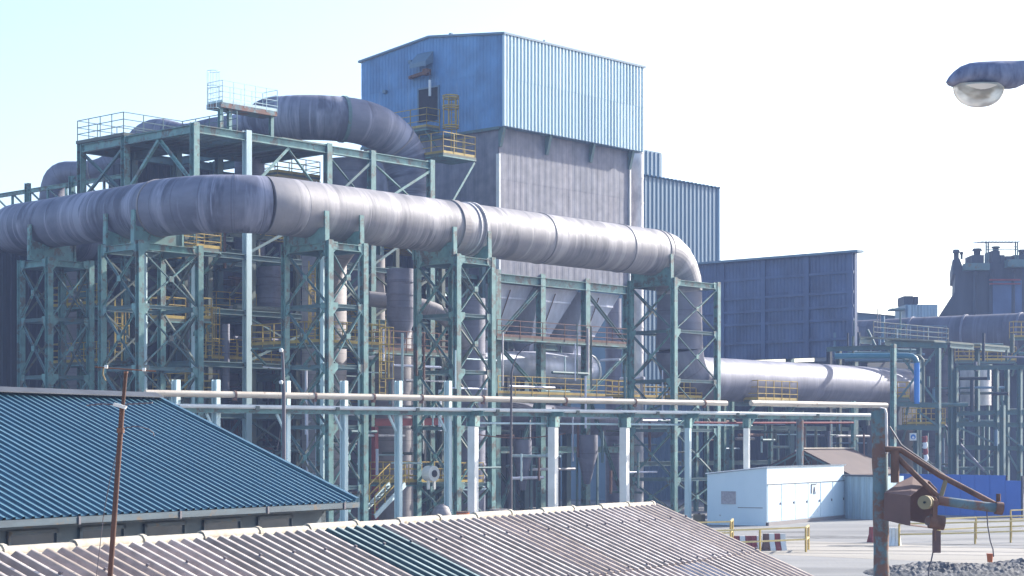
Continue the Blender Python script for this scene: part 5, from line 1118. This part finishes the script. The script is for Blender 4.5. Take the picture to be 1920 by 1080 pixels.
# dark wooden pole beside rack with insulators
q = PZ(533, 60, 0); t = Thing('utility_pole', 'slim dark pole with two white insulators in front of the rack post', 'pole', q)
t.part('pole', MB().tube([q, P(532, 735, 60), P(530, 655, 60)], [.075, .06, .035], 10), 'wire'); t.part('cross_arm', MB().bar(P(493, 688, 60), P(530, 691, 60), .03, .03), 'stack')
for px, py in ((527, 657), (527, 717)): t.part('insulator', MB().tube([P(px, py+3, 59.9), P(px, py-1, 59.9), P(px, py-4, 59.9)], [.05, .07, .03], 10), 'white')
t.part('stay_wire', MB().tube([P(527, 800, 60), P(522, 830, 60), P(519, 845, 60)], .012, 5), 'wire')
q = PZ(958, 52, 0); t = Thing('whip_pole', 'very thin grey pole whose tip curves over to the right in front of the hoppers', 'pole', q)
t.part('pole', MB().tube([q, P(958, 850, 52), P(959, 700, 52), P(963, 682, 52), P(970, 665, 52), P(985, 650, 52), P(1004, 641, 52)], [.045, .035, .028, .02, .018, .014, .008], 8), 'wire'); t.part('base_plate', MB().tube([q, q+UP*.05], .12, 12), 'rust')

# ============================================================ RUSTY POST WITH ARM AND HOOD
Yr = 40; pb_ = PZ(1656, Yr, 0); pt_ = P(1648, 766, Yr)
t = Thing('rusty_post', 'thick peeling rusty post with a bracketed arm, wheel and sheet hood at the right', 'post', pb_)
n8 = 14; mb = MB(); rr_ = random.Random(3)
pth = [pb_+(pt_-pb_)*i/n8+Vector((rr_.uniform(-.008, .008), 0, 0)) for i in range(n8+1)]
mb.tube(pth, [.165+rr_.uniform(-.008, .008) for _ in pth], 20); t.part('post', mb, 'rust_teal')
t.part('conduit', MB().tube([P(1650, 766, Yr-.1), P(1659, 768, Yr-.12), P(1661, 775, Yr-.12), P(1662, 850, Yr-.12)], .035, 8), 'stack')
t.part('base_plate', MB().tube([pb_, pb_+UP*.04], .32, 16), 'rust')
def rt(name, pts, r, mat='rust_teal', n=12, Y=Yr-.3, lab=None): return t.part(name, MB().tube([P(a, b, Y+(c_[0] if c_ else 0)) for a, b, *c_ in pts], r, n), mat)
rt('upper_strut', [(1660, 842), (1688, 843), (1760, 890), (1870, 948)], .062, 'rust'); rt('lower_strut', [(1672, 846), (1700, 875), (1763, 935)], .06, 'rust')
rt('boom', [(1758, 938, -.3), (1800, 944, -.3), (1872, 953, -.3)], .10); rt('boom_cap', [(1866, 952, -.3), (1880, 954, -.3)], .135, 'rust')
rt('link', [(1774, 898), (1764, 932)], .05, 'timber'); rt('hanger', [(1678, 845), (1678, 905)], .09, 'rust')
bolt = P(1872, 940, Yr-.55); t.part('bolt_head', MB().tube([bolt, bolt+UP*.16], .05, 8), 'rust')
Yh = Yr-.9
hood = [(1660, 925), (1707, 930), (1707, 987), (1655, 976)]
A_ = [P(a, b, Yh) for a, b in ((1658, 925), (1707, 931), (1707, 986), (1658, 975))]; off = Vector((.38, 1.0, .0))
mb = MB(); th = .015
def sheet(q):   # double-faced thin sheet
    n_ = (q[1]-q[0]).cross(q[2]-q[0]).normalized(); mb.prism(q, n_*th)
sheet(A_)                                                     # near side
top_ = [P(1672, 912, Yh+.5), P(1712, 897, Yh+.9)]
sheet([A_[0], A_[1], P(1742, 902, Yh+1.0), P(1712, 893, Yh+1.0), P(1685, 906, Yh+.6)])
sheet([P(1712, 893, Yh+1.0), P(1742, 902, Yh+1.0), P(1757, 918, Yh+1.15), P(1757, 985, Yh+1.15), P(1680, 972, Yh+1.15), P(1680, 908, Yh+1.1)])
sheet([A_[3], A_[2], P(1757, 992, Yh+1.1), P(1700, 985, Yh+1.1)])
t.part('hood', mb, 'rust_hood')
def disc(px, py, r, y0, y1, mat, name='wheel'): a = P(px, py, 1); k_ = Yh+.3; a = P(px, py, k_+y0); b = P(px, py, k_+y1); ax = Vector((.5, .85, 0)).normalized(); return t.part(name, MB().tube([a, a+ax*(y1-y0)], r, 24, smooth=False), mat)
disc(1733, 942, .145, -.5, -.42, 'timber'); disc(1735, 942, .09, -.42, -.28, 'rust', 'hub'); disc(1738, 942, .14, -.28, -.2, 'timber'); disc(1733, 942, .025, -.53, -.5, 'dark', 'axle'); disc(1748, 942, .12, -.1, .02, 'rust')
rt('lower_roller', [(1742, 977, -.5), (1770, 981, -.5)], .15, 'rust', 18); rt('roller_end', [(1739, 976, -.52), (1743, 977, -.5)], .10, 'rust_teal', 14)
t.part('bracket_plate', MB().obox(P(1752, 960, Yr-.85), Vector((.05, 0, 0)), Vector((0, .08, 0)), UP*.25), 'rust')
t.part('hanging_plate', MB().obox(P(1756, 1016, Yr-.85), Vector((.09, .02, 0)), Vector((0, .02, 0)), UP*.23), 'rust_hood'); t.part('hanging_bar', MB().bar(P(1753, 990, Yr-.85), P(1753, 1014, Yr-.85), .08, .06), 'rust')
rt('cable', [(1750, 1032, -.5), (1746, 1052, -.5), (1741, 1066, -.5), (1742, 1095, -.5)], .016, 'wire', 6)
rt('loose_cable', [(1850, 955, -.3), (1852, 985, -.3), (1857, 1015, -.3), (1862, 1030, -.3), (1863, 1044, -.3)], .014, 'wire', 6)
rt('stay_wire', [(1668, 800, .3), (1690, 835, .2), (1770, 890, .1)], .02, 'wire', 6)

# ============================================================ STREET LAMP
Yl = 16
t = Thing('street_lamp', 'cobra-head street lamp with a dusty glass bowl reaching in from the right', 'street lamp', PZ(2070, Yl+.2, 0))
st = [(1774, 153, 155, .01), (1779, 144, 160, .06), (1788, 134, 163, .10), (1800, 125, 162, .13), (1816, 119, 161, .145), (1835, 116.5, 161, .15), (1856, 115.5, 163, .148), (1876, 114.5, 166, .13), (1893, 114, 167, .10), (1905, 113.5, 165, .075), (1920, 113, 158, .055), (1940, 113, 150, .045), (1975, 113, 141, .04)]
mb = MB(); n9 = 28; prev = None
for i, (px, y0, y1, hw_) in enumerate(st):
    c_ = P(px, (y0+y1)/2, Yl); hh = (y1-y0)/2/F*Yl
    for k in range(n9):
        a = 2*math.pi*k/n9; x_ = math.cos(a); z_ = math.sin(a)
        z_ = math.copysign(abs(z_)**.8, z_); mb.v.append(c_+Vector((0, x_*hw_*(1 if z_ < 0 else .98), z_*hh)))
for i in range(len(st)-1):
    for k in range(n9):
        k2 = (k+1) % n9; mb.sm.add(len(mb.f)); mb.f.append((i*n9+k, i*n9+k2, (i+1)*n9+k2, (i+1)*n9+k)); mb.mi.append(0)
mb.f.append(tuple(range(n9))); mb.mi.append(0)
t.part('housing', mb, 'lampgrey')
mb = MB(); c_ = P(1835, 161, Yl); rx = (1884-1786)/2/F*Yl; rz = (201-159)/F*Yl; ry = .125; vs2 = []; nr_, na_ = 10, 30
for i in range(nr_+1):
    ph = math.pi/2*i/nr_
    for k in range(na_):
        a = 2*math.pi*k/na_; c9 = math.cos(ph)**.8 if i < nr_ else 0
        vs2.append(c_+Vector((math.cos(a)*rx*c9, math.sin(a)*ry*c9, -math.sin(ph)*rz+.01)))
mb.add(vs2, [(i*na_+k, (i+1)*na_+k, (i+1)*na_+(k+1) % na_, i*na_+(k+1) % na_) for i in range(nr_) for k in range(na_)], 0, True)
t.part('glass_bowl', mb, 'lampglass')
t.part('reflector', MB().tube([c_+Vector((.0, 0, -.01)), c_+Vector((.0, 0, -.06)), c_+Vector((.0, 0, -.1))], [.17, .11, .05], 20), 'white')
t.part('bulb', MB().tube([c_+Vector((-.05, 0, -.07)), c_+Vector((.09, 0, -.07))], .035, 12), 'white')
t.part('arm', MB().tube([P(1968, 127, Yl), P(2010, 129, Yl), P(2050, 142, Yl+.1), P(2070, 175, Yl+.2)], .04, 14), 'lampgrey')
t.part('pole', MB().tube([PZ(2070, Yl+.2, 0), P(2070, 172, Yl+.2)], [.09, .05], 16), 'lampgrey')

# ============================================================ AIR
hz = MB().hexa([Vector(q) for q in ((-130, -20, -1), (150, -20, -1), (150, 235, -1), (-130, 235, -1), (-130, -20, 42), (150, -20, 42), (150, 235, 42), (-130, 235, 42))])
m, t, b = new_mat('haze_air'); t.nodes.remove(b); pv = t.nodes.new('ShaderNodeVolumePrincipled'); pv.inputs['Density'].default_value = .0007; pv.inputs['Color'].default_value = (.46, .60, 1, 1); pv.inputs['Anisotropy'].default_value = 0
t.links.new(pv.outputs[0], [n for n in t.nodes if n.type == 'OUTPUT_MATERIAL'][0].inputs['Volume'])
ho_ = structure('haze', hz, m, 'stuff')

# deck above the far end of the lower duct: placed and widened to cast shade on the duct
t = Thing('pipe_deck', 'dark steel pipe deck above the far end of the lower duct', 'deck', PZ(1700, 138, 0))
sh = Vector((math.sin(R(SUN_AZ)), math.cos(R(SUN_AZ)), 0)); e0 = elb2[-1]
for i, (pa_, pb__, d0_, d1_) in enumerate(((1548, 1572, 3.4, 11.2), (1590, 1640, 3.8, 10.8), (1643, 1705, 3.2, 11.4))):
    a = e0+EU*tat(e0, EU, pa_); b_ = e0+EU*tat(e0, EU, pb__); z = lowz+3.35
    q = [Vector((p.x, p.y, 0))+sh*d for p, d in ((a, d0_), (b_, d0_), (b_, d1_), (a, d1_))]
    t.part('deck_plate', MB().prism([p+UP*z for p in q], UP*.12), 'olive')
    for p, q2 in ((q[0], q[1]), (q[3], q[2])): t.part('beam', MB().ibeam(p+UP*(z-.2), q2+UP*(z-.2), .2, .38), 'teal_far')
for px in (1575, 1640, 1695):
    a = e0+EU*tat(e0, EU, px); p = Vector((a.x, a.y, 0))+sh*8.2; t.part('leg', MB().ibeam(p, p+UP*(lowz+3.1), .3, .3), 'teal_far')
q = e0+EU*tat(e0, EU, 1552); q2 = e0+EU*tat(e0, EU, 1700); p1 = Vector((q.x, q.y, lowz+3.47))+sh*4.6; p2 = Vector((q2.x, q2.y, lowz+3.47))+sh*4.6
t.part('railing', rail(MB(), [p1, p2], 1.1, 1.5, .045, toe=False), 'olive')
